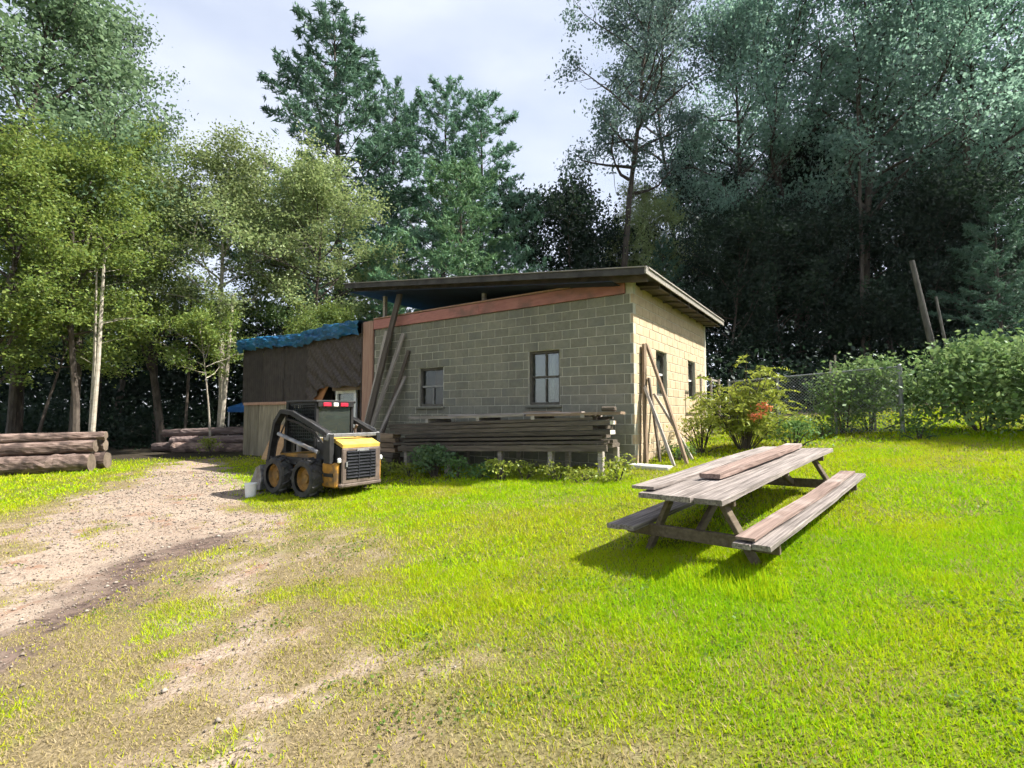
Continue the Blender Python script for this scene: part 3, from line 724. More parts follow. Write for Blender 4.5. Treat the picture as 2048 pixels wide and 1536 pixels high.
leaner(Bg(-7.2, -.55) - Vector((0, 0, .05)), B(-6.32, -.05, 3.35), .10, .05, M['wood_dark'], 'thin dark board leaning flat to the wall behind the others', nf)
leaner(Bg(.12, .30) - Vector((0, 0, .05)), B(.07, .42, 3.06), .13, .05, M['wood_brown'], 'upright brown board standing at the sunlit wall corner', nr)
leaner(Bg(.95, .25) - Vector((0, 0, .05)), B(.05, .62, 3.08), .14, .05, M['wood_brown'], 'longest brown board leaning against the sunlit wall', nr)
leaner(Bg(.80, -.05) - Vector((0, 0, .05)), B(.05, .38, 2.25), .09, .05, M['wood_grey'], 'short pale board leaning lowest in front of the sunlit wall', nr)
leaner(Bg(.90, .85) - Vector((0, 0, .05)), B(.05, 1.05, 2.05), .09, .05, M['wood_grey'], 'pale thin board leaning below the near sunlit window', nr)
leaner(Bg(.32, .55) - Vector((0, 0, .05)), B(.04, .75, 2.38), .08, .04, M['wood_dark'], 'thin dark upright board between the leaning boards', nr)
o = MB().box((0, 0, 0), (.75, .35, .09), bev=.015).build('concrete_slab', M['concrete']); p = Bg(.42, -.30); o.location = p + Vector((0, 0, .03)); o.rotation_euler = (0, .02, BR)
tag(o, 'pale concrete slab lying in the grass at the building corner', 'slab')
# rail frame by the sunlit wall
rf2 = thing('wooden_rail_frame', 'thin wooden rail frame standing along the sunlit wall', 'frame', Bg(.35, 4.6), BR)
g0 = gz(*B(.35, 4.6).xy)
for yy in (-.8, .3, 1.3): MB().box((0, yy, .80), (.05, .05, 1.75)).build('post', M['wood_grey'], rf2)
for zz in (1.62, 1.05): MB().box((-.052, .25, zz), (.03, 2.2, .05)).build('rail', M['wood_grey'], rf2)

# ------------------------------------------------------------------ picnic table
TYAW = .779; TL = 3.67; TX, TY = 1.461, 4.37
tax = Vector((math.sin(TYAW), math.cos(TYAW), 0)); trt = Vector((tax.y, -tax.x, 0))
mid = Vector((TX, TY, 0)) + tax * TL / 2
up = Vector((-.065, -.031, 1)).normalized()
xa = (tax - up * tax.dot(up)).normalized(); ya = up.cross(xa)
tz = .147 + .065 * (mid.x - TX) + .031 * (mid.y - TY)
tab = thing('picnic_table', 'long weathered picnic table with attached benches on the lawn', 'picnic table', (mid.x, mid.y, tz))
tab.rotation_euler = Matrix((xa, ya, up)).transposed().to_euler()
# local: x along the table (0 mid, - near end), y to the left, z up
def plank(mb, x0, x1, y, z, w, t, seed, wob=.006):
    r2 = random.Random(seed); n = 14; o = len(mb.v)
    ph = r2.uniform(0, 6)
    for i in range(n + 1):
        s = i / n; x = x0 + (x1 - x0) * s
        if i in (0, n): x += 0
        zz = z + wob * math.sin(s * 4 + ph); e0 = r2.uniform(-.004, .004); e1 = r2.uniform(-.004, .004); b = .006
        for a, c in ((-w / 2 + e0, -t / 2), (w / 2 + e1, -t / 2), (w / 2 + e1, t / 2 - b), (w / 2 + e1 - b, t / 2), (-w / 2 + e0 + b, t / 2), (-w / 2 + e0, t / 2 - b)):
            mb.v.append((x, y + a, zz + c))
    for i in range(n):
        for k in range(6): mb.f.append((o + i * 6 + k, o + i * 6 + (k + 1) % 6, o + i * 6 + 6 + (k + 1) % 6, o + i * 6 + 6 + k))
    mb.f.append(tuple(o + k for k in range(6))[::-1]); e = o + n * 6; mb.f.append(tuple(e + k for k in range(6))); return mb
H2 = TL / 2
for i, (yy, w_, e0, e1) in enumerate(((.26, .255, .02, .05), (-.005, .255, -.03, -.02), (-.265, .245, 0, 0))):
    plank(MB(), -H2 + e0, H2 + e1, yy, .737, w_, .045, i).build('top_board', M['table_top'], tab)
for sgn, mm in ((1, M['table_top']), (-1, M['table_top'])):
    for j, dy in enumerate((-.07, .072)):
        plank(MB(), -H2 - (.02 if j else 0), H2 - (.03 if j else 0), sgn * .586 + dy, .418, .138, .042, 10 + j + sgn).build('bench_board', mm, tab)
for xx in (-H2 + .30, H2 - .42):
    MB().bar((xx, .37, .69), (xx, -.37, .69), .045, .09, bev=.006).build('top_cleat', M['table_frame'], tab)
    MB().bar((xx, .70, .35), (xx, -.70, .35), .045, .11, bev=.006).build('bench_bearer', M['table_frame'], tab)
    for sgn in (1, -1):
        MB().bar((xx + .05, sgn * .22, .70), (xx + .05, sgn * .60, -.05), .045, .11, up=(1, 0, 0), bev=.006).build('leg', M['table_frame'], tab)
    sg = 1 if xx < 0 else -1
    MB().bar((xx + sg * .06, 0, .36), (xx + sg * .75, 0, .70), .045, .08, bev=.006).build('brace', M['table_frame'], tab)
MB().box((0, 0, .70), (.045, .72, .06)).build('top_cleat', M['table_frame'], tab)
def tpt(x, y, z): return tab.matrix_basis @ Vector((x, y, z))
tab_M = Matrix.Translation(tab.location) @ tab.rotation_euler.to_matrix().to_4x4()
def loose(x0, x1, y0, y1, z, w, t, m, label, seed, bend=0.0):
    mb = MB(); n = 16; o = 0; r2 = random.Random(seed)
    for i in range(n + 1):
        s = i / n; x = x0 + (x1 - x0) * s; y = y0 + (y1 - y0) * s + bend * math.sin(s * math.pi * 1.4); zz = z + .008 * math.sin(s * 7 + seed) + .02 * (s - .5) ** 2
        for a, c in ((-w / 2, -t / 2), (w / 2, -t / 2), (w / 2, t / 2), (-w / 2, t / 2)):
            mb.v.append((x, y + a * (1 + r2.uniform(-.05, .05)), zz + c))
    for i in range(n):
        for k in range(4): mb.f.append((i * 4 + k, i * 4 + (k + 1) % 4, i * 4 + 4 + (k + 1) % 4, i * 4 + 4 + k))
    mb.f.append((0, 3, 2, 1)); e = n * 4; mb.f.append((e, e + 1, e + 2, e + 3))
    ob = mb.build('loose_board', m); ob.matrix_world = tab_M; tag(ob, label, 'board'); return ob
loose(-H2 + .10, H2 - .25, .385, .30, .779, .23, .028, M['table_top'], 'pale loose board lying along the far left of the picnic table top', 3, .02)
loose(-H2 + .80, H2 - .12, .05, .01, .806, .20, .045, M['table_pink'], 'warped pinkish loose board on the middle of the picnic table top', 5, -.03)
loose(-H2 + .02, H2 - .10, -.535, -.56, .457, .15, .022, M['table_pink'], 'reddish loose board lying on the right bench of the picnic table', 7)

# ------------------------------------------------------------------ skid steer loader
HEAD = math.atan2(.566, -.824)
hv = Vector((math.cos(HEAD), math.sin(HEAD), 0)); lv = Vector((-hv.y, hv.x, 0))
rw = Vector((-3.90, 9.65, 0)); ctr = rw - lv * .61 + hv * .48
skz = gz(ctr.x, ctr.y)
sk = thing('skid_steer_loader', 'small yellow and black skid steer loader parked beside the block building', 'loader', (ctr.x, ctr.y, skz - .01), HEAD)
sk.scale = (.92, .92, .92)
def wheel(x, y):
    wr, ww = .40, .30; s = 1 if y > 0 else -1
    m = MB(); prof = [(-.5, .66), (-.5, .90), (-.36, .985), (-.12, 1.0), (.12, 1.0), (.36, .985), (.5, .90), (.5, .66)]
    n = 28; o = 0
    for a, r in prof:
        for k in range(n):
            an = 2 * math.pi * k / n; m.v.append((x + wr * r * math.cos(an), y + a * ww, wr + wr * r * math.sin(an)))
    for i in range(len(prof) - 1):
        for k in range(n): m.f.append((i * n + k, i * n + (k + 1) % n, i * n + n + (k + 1) % n, i * n + n + k))
    for k in range(n // 2 * 2):
        an = 2 * math.pi * (k + .5) / n; sd = 1 if k % 2 else -1
        c = (x + wr * 1.02 * math.cos(an), y + sd * ww * .22, wr + wr * 1.02 * math.sin(an))
        Mx = Matrix.Rotation(-an + math.pi / 2, 3, 'Y') @ Matrix.Rotation(sd * .5, 3, 'Z')
        m.box(c, (.045, ww * .5, .05), Mx)
    wp = m.build('wheel', M['tyre'], sk)
    m = MB(); rp = [(.28, .66), (.33, .60), (.10, .52), (.10, .26), (.22, .22), (.22, 0.02)]
    for a, r in rp:
        for k in range(20):
            an = 2 * math.pi * k / 20; m.v.append((x + wr * r * math.cos(an), y + s * ww * a, wr + wr * r * math.sin(an)))
    for i in range(len(rp) - 1):
        for k in range(20): m.f.append((i * 20 + k, i * 20 + (k + 1) % 20, i * 20 + 20 + (k + 1) % 20, i * 20 + 20 + k))
    m.build('rim', M['rim'], wp)
for xx in (-.52, .56):
    for yy in (.66, -.66): wheel(xx, yy)
m = MB().prism([(-1.02, .24), (.95, .20), (1.02, .55), (.80, .86), (-1.0, .90)], 'y', -.47, .47); m.build('chassis', M['jd_yellow'], sk)
for s in (1, -1): MB().box((.05, .535 * s, .72), (1.75, .12, .16), bev=.02).build('wheel_guard', M['machine_black'], sk)
for s in (1, -1): MB().box((-1.10, .53 * s, .50), (.46, .12, .50), bev=.03).build('side_panel', M['jd_yellow'], sk)
# engine end
m = MB().prism([(-1.36, .30), (-.55, .30), (-.55, 1.16), (-1.10, 1.14), (-1.34, 1.04)], 'y', -.50, .50); eng = m.build('engine_body', M['machine_black'], sk)
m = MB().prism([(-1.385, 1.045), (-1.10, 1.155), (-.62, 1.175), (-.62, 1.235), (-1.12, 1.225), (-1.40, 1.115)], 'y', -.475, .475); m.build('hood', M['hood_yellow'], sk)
m = MB().box((-1.385, 0, .68), (.05, .98, .72), bev=.02); gr = m.build('rear_door', M['brown_steel'], sk)
m = MB().box((-1.405, .02, .70), (.03, .74, .58)); m.build('grille_panel', M['grille'], gr)
for i in range(9):
    MB().box((-1.425, .02, .445 + i * .064), (.028, .72, .022), Matrix.Rotation(.5, 3, 'Y')).build('louvre', M['grille'], gr)
for yy in (-.20, .10): MB().box((-1.432, yy, .70), (.02, .02, .58)).build('grille_bar', M['grille'], gr)
MB().box((-1.36, 0, .29), (.12, 1.06, .10), bev=.03).build('bumper', M['brown_steel'], sk)
for yy in (.53, -.53):
    MB().box((-1.36, yy, .80), (.07, .07, .10), bev=.02).build('tail_light', M['white'], sk)
# rear uprights with cross bar and lift arms
for s in (1, -1):
    yy = .60 * s
    MB().prism([(-1.22, .74), (-1.02, .74), (-.98, 1.33), (-1.20, 1.33)], 'y', yy - .05, yy + .05).build('rear_upright', M['machine_black'], sk)
    MB().box((-1.10, yy + .03 * s, 1.27), (.16, .09, .16), bev=.03).build('pivot', M['machine_steel'], sk)
    arm = MB()
    pts = [(-1.12, 1.30), (-.55, 1.52), (.15, 1.76), (.55, 1.80), (.80, 1.55), (.95, .95), (1.08, .40)]
    for a, b in zip(pts[:-1], pts[1:]): arm.bar((a[0], yy, a[1]), (b[0], yy, b[1]), .09, .15, up=(0, 1, 0))
    o = arm.build('lift_arm', M['machine_black'], sk)
    MB().bar((-1.05, yy + .052 * s, 1.385), (.1, yy + .052 * s, 1.80), .012, .03, up=(0, 0, 1)).build('worn_edge', M['machine_steel'], o)
    MB().tube([(-.75, yy, .95), (.72, yy, 1.30)], [.045, .045], 8).build('lift_cylinder', M['machine_steel'], sk)
for s in (1, -1):
    for q in (0, 1):
        MB().tube([(-1.0, .52 * s, .95 + .03 * q), (-.6, .56 * s, 1.30 + .04 * q), (.0, .545 * s, 1.52 + .03 * q), (.5, .545 * s, 1.62 + .02 * q), (.85, .55 * s, 1.1), (.98, .56 * s, .62)], .016, 6).build('hydraulic_hose', M['tyre'], sk)
MB().tube([(-.78, -.30, 1.20), (-.78, -.30, 1.42), (-.84, -.30, 1.50)], .03, 8).build('exhaust_pipe', M['brown_steel'], sk)
MB().box((-1.432, .0, 1.00), (.012, .30, .05)).build('door_handle', M['machine_steel'], gr)
MB().box((-1.43, .40, .72), (.02, .04, .10)).build('latch', M['machine_steel'], gr)
for s in (1, -1): MB().box((-1.10, .597 * s, .50), (.30, .012, .07)).build('side_stripe', M['machine_black'], sk)
MB().bar((-1.13, .66, 1.30), (-1.13, -.66, 1.30), .12, .075, bev=.01).build('cross_bar', M['machine_steel'], sk)
# cab
m = MB()
for yy in (.45, -.45):
    m.bar((-.45, yy, .95), (-.45, yy, 1.98), .07, .06).bar((.62, yy, .90), (.55, yy, 1.98), .12, .10).bar((-.45, yy, 1.96), (.55, yy, 1.96), .06, .06)
cab = m.build('cab_frame', M['machine_black'], sk)
MB().box((.05, 0, 2.01), (1.16, 1.02, .06), bev=.02).build('cab_roof', M['machine_black'], cab)
for yy in (.45, -.45):
    m = MB()
    for i in range(14): m.bar((-.40 + i * .072, yy, 1.15), (-.40 + i * .072, yy, 1.93), .016, .016)
    for i in range(11): m.bar((-.44, yy + .012, 1.2 + i * .07), (.58, yy + .012, 1.2 + i * .07), .014, .014)
    m.build('side_screen', M['machine_black'], cab)
MB().box((-.455, 0, 1.57), (.012, .80, .68)).build('rear_window', M['cab_glass'], cab)
MB().box((.60, 0, 1.5), (.012, .80, .75)).build('front_window', M['cab_glass'], cab)
MB().box((-.05, 0, 1.02), (.5, .5, .14), bev=.04).box((-.30, 0, 1.30), (.12, .46, .5), bev=.05).build('seat', M['machine_black'], sk)
MB().box((-.50, 0, 1.19), (.05, .90, .10), bev=.01).build('window_ledge', M['machine_steel'], cab)
lb = MB().box((-.50, 0, 1.945), (.05, .92, .11), bev=.01).build('light_bar', M['machine_black'], cab)
for yy in (.25, -.19): MB().box((-.535, yy, 1.945), (.03, .20, .085), bev=.01).build('red_light', M['red_lens'], lb)
MB().box((-.535, .03, 1.945), (.03, .12, .085), bev=.01).build('white_light', M['white'], lb)
# bucket
m = MB(); prof = [(1.12, .60), (1.04, .30), (1.10, .06), (1.60, .02)]
for (a, b) in zip(prof[:-1], prof[1:]): m.bar((a[0], 0, a[1]), (b[0], 0, b[1]), 1.54, .03, up=(0, 0, 1))
for s in (1, -1): m.prism([(1.12, .60), (1.04, .30), (1.10, .06), (1.60, .02), (1.28, .53)], 'y', s * .77 - .015, s * .77 + .015)
m.build('bucket', M['machine_steel'], sk)
# pail and plywood
p = Vector((-5.22, 10.10, 0)); p.z = gz(p.x, p.y)
pl = thing('plastic_pail', 'small white plastic pail on the ground in front of the loader bucket', 'pail', p, .3); pl.scale = (.82, .82, .82)
MB().tube([(0, 0, 0), (0, 0, .29), (0, 0, .295), (0, 0, .32)], [.115, .135, .142, .142], 20).build('pail_body', M['white'], pl, smooth=False)
MB().tube([(0, 0, .3205), (0, 0, .335)], [.146, .140], 20).build('lid', M['white'], pl)
MB().tube([(.142 * math.cos(a), .145 * math.sin(a) if False else .01, .28 - .17 * math.sin(a)) for a in np.linspace(0, math.pi, 9)], .004, 5).build('handle', M['machine_steel'], pl)
ply = MB().box((0, 0, .62), (.95, .018, 1.24)).build('plywood_sheet', M['board_tan']); ply.location = Bg(-12.05, -.62); ply.rotation_euler = (-.42, .0, BR)
tag(ply, 'tan plywood sheet leaning against the annex siding behind the loader', 'plywood')
ply2 = MB().box((0, 0, .35), (.9, .02, .7)).build('grey_panel', M['wood_grey']); ply2.location = Bg(-12.1, -.35); ply2.rotation_euler = (-.4, 0, BR)
tag(ply2, 'low grey wooden panel leaning on the annex planks', 'panel')

# ------------------------------------------------------------------ logs
def log(p0, p1, r, label, group=None, m=None, seed=0):
    p0 = Vector(p0); p1 = Vector(p1); d = p1 - p0; L = d.length; r2 = random.Random(seed)
    t = thing('log', label, 'log', (p0 + p1) / 2, group=group); t.rotation_euler = d.to_track_quat('X', 'Z').to_euler()
    mb = MB(); n = 44; nn = 20
    ph = [r2.uniform(0, 6) for _ in range(4)]
    for i in range(n + 1):
        s = i / n
        for k in range(nn):
            an = 2 * math.pi * k / nn; rr = r * (1.04 - .12 * s) * (1 + .05 * math.sin(2 * an + ph[0] + s * 3) + .035 * math.sin(5 * an + ph[1] + s * 5) + .055 * r2.uniform(-1, 1) + .09 * (r2.random() < .04))
            mb.v.append((-L / 2 + s * L, rr * math.cos(an) + .03 * math.sin(s * 4 + ph[2]), rr * math.sin(an) + .025 * math.sin(s * 3 + ph[3])))
    for i in range(n):
        for k in range(nn): mb.f.append((i * nn + k, i * nn + (k + 1) % nn, i * nn + nn + (k + 1) % nn, i * nn + nn + k))
    mb.build('bark', m or M['bark_log'], t, smooth=False)
    for e in (0, n):
        ring = mb.v[e * nn:(e + 1) * nn]; c = np.mean(ring, 0); mm = MB(); mm.add([*ring, tuple(c)], [(k, (k + 1) % nn, nn) for k in range(nn)]); mm.build('cut_end', M['log_end'], t)
    return t
GA = 'logs in the near pile at the left edge'
def lg(x0, y0, x1, y1, z, r, label, group=None, seed=0, m=None):
    log((x0, y0, gz(x0, y0) + z), (x1, y1, gz(x1, y1) + z), r, label, group, m, seed)
lg(-18.0, 12.8, -12.15, 14.55, .26, .28, 'thick lit log at the bottom front of the left log pile', None, 1)
lg(-17.8, 13.5, -12.15, 15.15, .26, .27, 'thick log at the bottom back of the left log pile', None, 2)
lg(-18.0, 13.1, -12.2, 14.75, .70, .185, 'middle log with a reddish underside in the left log pile', None, 3)
lg(-17.8, 13.5, -12.2, 15.1, .71, .18, 'second middle log at the back of the left log pile', None, 4)
lg(-17.8, 13.2, -12.05, 14.9, .98, .13, 'thinnest log on top of the left log pile', None, 5)
DK = M['bark_log_dark']
lg(-13.2, 19.6, -9.4, 19.4, .16, .18, 'pale lit log at the bottom front of the far log pile by the annex', None, 6)
lg(-14.2, 20.0, -9.3, 19.8, .17, .18, 'dark log at the bottom of the far log pile by the annex', 'logs in the far pile by the annex', 7, DK)
lg(-13.4, 19.8, -9.4, 19.6, .46, .17, 'dark log on the second row of the far log pile', 'logs in the far pile by the annex', 8, DK)
lg(-14.0, 20.2, -9.6, 20.0, .74, .15, 'dark log on top of the far log pile by the annex', 'logs in the far pile by the annex', 9, DK)

# ------------------------------------------------------------------ canopy
cx, cyy = -11.0, 23.4; czg = gz(cx, cyy)
cn = thing('pop_up_canopy', 'blue pop up canopy with white legs behind the annex', 'canopy', (cx, cyy, czg))
hw = 1.45; zt0 = 1.95 - czg
m = MB(); top = (0, 0, zt0 + .75); cs = [(-hw, -hw, zt0), (hw, -hw, zt0), (hw, hw, zt0), (-hw, hw, zt0)]
m.add([*cs, top], [(0, 1, 4), (1, 2, 4), (2, 3, 4), (3, 0, 4)])
m.add([(x * 1.005, y * 1.005, z) for x, y, z in cs] + [(x * 1.01, y * 1.01, z - .22) for x, y, z in cs], [(k, (k + 1) % 4, (k + 1) % 4 + 4, k + 4) for k in range(4)])
m.build('canopy_top', M['canopy_blue'], cn)
for x_, y_, z_ in cs: MB().tube([(x_ * .98, y_ * .98, -.05), (x_ * .98, y_ * .98, zt0 - .02)], .03, 8).build('leg', M['white'], cn)

# ------------------------------------------------------------------ chain link fence and stakes
P0 = Vector((8.72, 11.20, 0)); P1 = Vector((5.75, 13.30, 0)); fd = (P1 - P0).normalized(); FL = (P1 - P0).length; FA = math.atan2(fd.y, fd.x)
fb = gz(P0.x, P0.y)
fn_ = thing('chain_link_fence', 'grey chain link fence with round posts between shrubs and building', 'fence', (P0.x, P0.y, fb), FA)
gsl = (gz(P1.x, P1.y) - fb) / FL
for i, sx in enumerate((0.0, 1.25, 2.45, FL - .03)):
    r_ = .045 if i == 0 else .028
    MB().tube([(sx, 0, gsl * sx - .1), (sx, 0, gsl * sx + 1.50)], r_, 10).build('post', M['galv'], fn_)
    MB().tube([(sx, 0, gsl * sx + 1.501), (sx, 0, gsl * sx + 1.54)], [r_ * 1.15, r_ * .3], 10).build('post_cap', M['galv'], fn_)
MB().tube([(.045, 0, 1.47), (FL, 0, 1.47 + gsl * FL)], .02, 8).build('top_rail', M['galv'], fn_)
m = MB(); Hf = 1.42; st = .075; k = -Hf
while k < FL:
    for s in (0, 1):
        a = max(k, 0); b = min(k + Hf, FL)
        if b - a > .02:
            za, zb = (a - k, b - k)
            if s: za, zb = Hf - za, Hf - zb
            m.tube([(a, .012 * (1 - 2 * s), .03 + za + gsl * a), (b, .012 * (1 - 2 * s), .03 + zb + gsl * b)], .0035, 3, cap=False)
    k += st
m.build('wire_mesh', M['galv'], fn_, kind='stuff')
for i, (px_, d_, h_, lb) in enumerate(((1662, 12.6, 1.75, 'thin wooden stake left of two standing behind the chain link fence'), (1672, 12.4, 1.9, 'thin wooden stake right of two standing behind the chain link fence'), (1748, 11.9, 1.45, 'short wooden stake among the shrubs behind the fence'))):
    X = (px_ - 1024) / 1000 * d_; g0 = gz(X, d_)
    o = MB().bar((0, 0, -.1), (.02, 0, h_), .035, .035, up=(0, 1, 0)).build('wooden_stake', M['wood_grey']); o.location = (X, d_, g0); tag(o, lb, 'stake')
for (b0, t0, r_, lb) in (((12.2, 14.0), (11.55, 14.2, 6.05), .09, 'tall grey dead pole leaning left above the shrubs'), ((12.42, 13.9), (12.02, 14.0, 4.95), .045, 'thinner pale pole leaning beside the tall dead pole')):
    zb = gz(*b0); o = MB().tube([(0, 0, -.3), ((t0[0] - b0[0]) * .5, (t0[1] - b0[1]) * .5, (t0[2] - zb) * .5), (t0[0] - b0[0], t0[1] - b0[1], t0[2] - zb)], [r_, r_ * .9, r_ * .7], 9).build('dead_pole', M['pole']); o.location = (*b0, zb)
    tag(o, lb, 'pole')

# ------------------------------------------------------------------ foliage
def leaf_mesh(name, C, size, rs, up_bias=.5, aspect=.62, dirs=None):
    n = len(C); N = rs.normal(size=(n, 3)); N[:, 2] += up_bias * np.sign(rs.rand(n) + .2); N /= np.linalg.norm(N, axis=1)[:, None]
    A = rs.normal(size=(n, 3)) if dirs is None else dirs + .35 * rs.normal(size=(n, 3))
    A -= N * (A * N).sum(1)[:, None]; A /= np.linalg.norm(A, axis=1)[:, None] + 1e-9; Bv = np.cross(N, A)
    s = size * (.65 + .7 * rs.rand(n)); L = (s / 2)[:, None]; W = (s * aspect / 2)[:, None]
    V = np.stack([C - A * L, C + Bv * W - A * L * .1 + N * W * .25, C + A * L, C - Bv * W - A * L * .1 + N * W * .25], 1).reshape(-1, 3)
    F = np.arange(4 * n).reshape(n, 4); return np_mesh(name, V, F)
def curve(p, d, L, n, rs, bend, curl=.25):
    pts = [np.array(p, float)]; d = np.array(d, float)
    for i in range(n):
        d = d + rs.normal(size=3) * curl / n * 2 + np.array([0, 0, bend]) / n; d /= np.linalg.norm(d)
        pts.append(pts[-1] + d * L / n)
    return pts
def deciduous(seed, H, cb, Rm, tr, nl, per, leaf, open_=.0, sides=7, peak=.45, flat=.6, crad=.62):
    rs = np.random.RandomState(seed); tm = MB(); cl = []
    tp = curve((0, 0, -.3), (rs.normal() * .05, rs.normal() * .05, 1), H * .95, 10, rs, .15, .16)
    tr_ = [tr * (1.25 if i == 0 else 1) * (1 - .88 * i / 10) for i in range(11)]
    tm.tube(tp, tr_, sides)
    tpn = np.array(tp)
    for k in range(nl):
        h = cb + (0.97 - cb) * ((k + rs.rand()) / nl) ** .9
        f = h * 10 / .95 * .95; i = min(int(f), 9); p = tpn[i] * (1 - (f - i)) + tpn[i + 1] * (f - i)
        q = (h - cb) / (1 - cb); prof = (math.sin(math.pi * min(1, .18 + .82 * q) ** (math.log(.5) / math.log(peak + .1))) ** .7) * .95 + .12
        L = Rm * prof * rs.uniform(.7, 1.15); az = k * 2.4 + rs.normal() * .4; el = rs.uniform(.15, .55) + .6 * q
        d = (math.cos(az) * math.cos(el), math.sin(az) * math.cos(el), math.sin(el))
        lp = curve(p, d, L, 5, rs, .25 - .5 * (1 - q) * .5, .5); r0 = tr * .42 * (1 - .7 * q)
        tm.tube(lp, [r0 * (1 - .8 * j / 5) for j in range(6)], 4, cap=False)
        ns_ = 3 + int(L * 1.6)
        for j in range(ns_):
            t = .25 + .75 * (j + rs.rand()) / ns_; fi = t * 5; ii = min(int(fi), 4); bp = np.array(lp[ii]) * (1 - (fi - ii)) + np.array(lp[ii + 1]) * (fi - ii)
            dd = np.array(d) + rs.normal(size=3) * .8; dd /= np.linalg.norm(dd)
            sl = L * rs.uniform(.18, .42); spx = curve(bp, dd, sl, 3, rs, .1, .4)
            tm.tube(spx, [r0 * .3 * (1 - .25 * a) for a in range(4)], 3, cap=False)
            for e in (1.0, .55):
                if rs.rand() < open_ * .6: continue
                cl.append((np.array(spx[0]) * (1 - e) + np.array(spx[-1]) * e, crad * rs.uniform(.6, 1.25)))
        cl.append((np.array(lp[-1]), crad * .8))
    cl.append((tpn[-1], crad)); cl.append((tpn[-2], crad))
    C = []
    for c, r in cl:
        n = max(6, int(per * (r / crad) ** 2)); g = rs.normal(size=(n, 3)) * np.array([r, r, r * flat]) * .55
        C.append(c + g)
    return tm, np.vstack(C), rs
def pine(seed, H, cb, Rm, tr, tuft=.34, dens=1.0, tip=1):
    rs = np.random.RandomState(seed); tm = MB(); C = []; D = []
    tp = curve((0, 0, -.3), (0, 0, 1), H, 10, rs, .1, .05); tm.tube(tp, [tr * (1 - .93 * i / 10) for i in range(11)], 7); tpn = np.array(tp)
    z = cb * H
    while z < H * .99:
        q = (z - cb * H) / (H * (1 - cb)); nb = rs.randint(4, 7); a0 = rs.rand() * 6.3
        for b in range(nb):
            f = z / H * 10; i = min(int(f), 9); p = tpn[i] * (1 - (f - i)) + tpn[i + 1] * (f - i)
            L = (Rm * (1 - q) ** .58 + .5) * rs.uniform(.42, 1.25); az = a0 + b * 6.283 / nb + rs.normal() * .25; el = rs.uniform(-.08, .22) + .55 * q
            d = np.array((math.cos(az) * math.cos(el), math.sin(az) * math.cos(el), math.sin(el)))
            lp = np.array(curve(p, d, L, 5, rs, .28, .25)); r0 = max(.02, tr * .22 * (1 - q))
            tm.tube(list(lp), [r0 * (1 - .8 * j / 5) for j in range(6)], 3, cap=False)
            n = int(max(6, L * 13 * dens))
            for j in range(n):
                t = .28 + .72 * rs.rand() ** .8; fi = t * 5; ii = min(int(fi), 4); bp = lp[ii] * (1 - (fi - ii)) + lp[ii + 1] * (fi - ii)
                side = np.cross(d, (0, 0, 1)); lat = rs.normal() * .30 * L * (1.25 - t) * .55
                bp = bp + side * lat + np.array([0, 0, rs.uniform(-.06, .16)]) + d * abs(lat) * .5
                for e in range(5):
                    dv = d * .8 + side * np.sign(lat) * .4 + rs.normal(size=3) * .75 + np.array([0, 0, .45]); dv /= np.linalg.norm(dv)
                    C.append(bp + dv * tuft * .35); D.append(dv)
        z += rs.uniform(.42, .80) * (1.15 - .4 * q)
    return tm, np.array(C), np.array(D), rs
def make_proto(kind, seed, **k):
    leaf = k.pop('leaf', .17)
    if kind == 'd':
        tm, C, rs = deciduous(seed, leaf=leaf, **k); cm = leaf_mesh('crown', C, leaf, rs)
    else:
        tm, C, D, rs = pine(seed, **k); cm = leaf_mesh('crown', C, leaf, rs, .1, .20, D)
    return tm.mesh('trunk', fix=False), cm, k['H']
PR = {
    'a': make_proto('d', 11, H=16, cb=.27, Rm=4.6, tr=.20, nl=30, per=84, leaf=.14),
    'b': make_proto('d', 23, H=15, cb=.36, Rm=3.9, tr=.15, nl=28, per=88, leaf=.12, crad=.55),
    'c': make_proto('d', 37, H=24, cb=.50, Rm=4.6, tr=.24, nl=26, per=52, leaf=.165, open_=.55, crad=.58),
    'd': make_proto('d', 41, H=22, cb=.34, Rm=5.2, tr=.26, nl=32, per=60, leaf=.165, open_=.25, crad=.72),
    'e': make_proto('d', 59, H=9, cb=.10, Rm=3.4, tr=.10, nl=26, per=76, leaf=.14, crad=.6),
    's': make_proto('d', 63, H=6, cb=.58, Rm=2.0, tr=.06, nl=14, per=50, leaf=.105, crad=.38, peak=.3),
    'p': make_proto('p', 5, H=24, cb=.24, Rm=4.9, tr=.30, leaf=.36),
    'q': make_proto('p', 8, H=15, cb=.10, Rm=4.0, tr=.20, leaf=.30, tuft=.28, dens=1.35),
    'y': make_proto('p', 19, H=22, cb=.34, Rm=3.9, tr=.26, leaf=.34),
}
def tree(name, proto, x, y, H, wid, rot, leafm, barkm, label, cat='tree', group=None, lean=(0, 0)):
    tm, cm, h0 = PR[proto]; g0 = gz(x, y)
    t = thing(name, label, cat, (x, y, g0 - .05), group=group, rot=(lean[1], lean[0], rot))
    s = H / h0; t.scale = (s * wid, s * wid, s)
    link('trunk', tm, M[barkm], t); link('crown', cm, M[leafm], t); return t
def TP(px, d): return ((px - 1024) / 1000 * d, d)
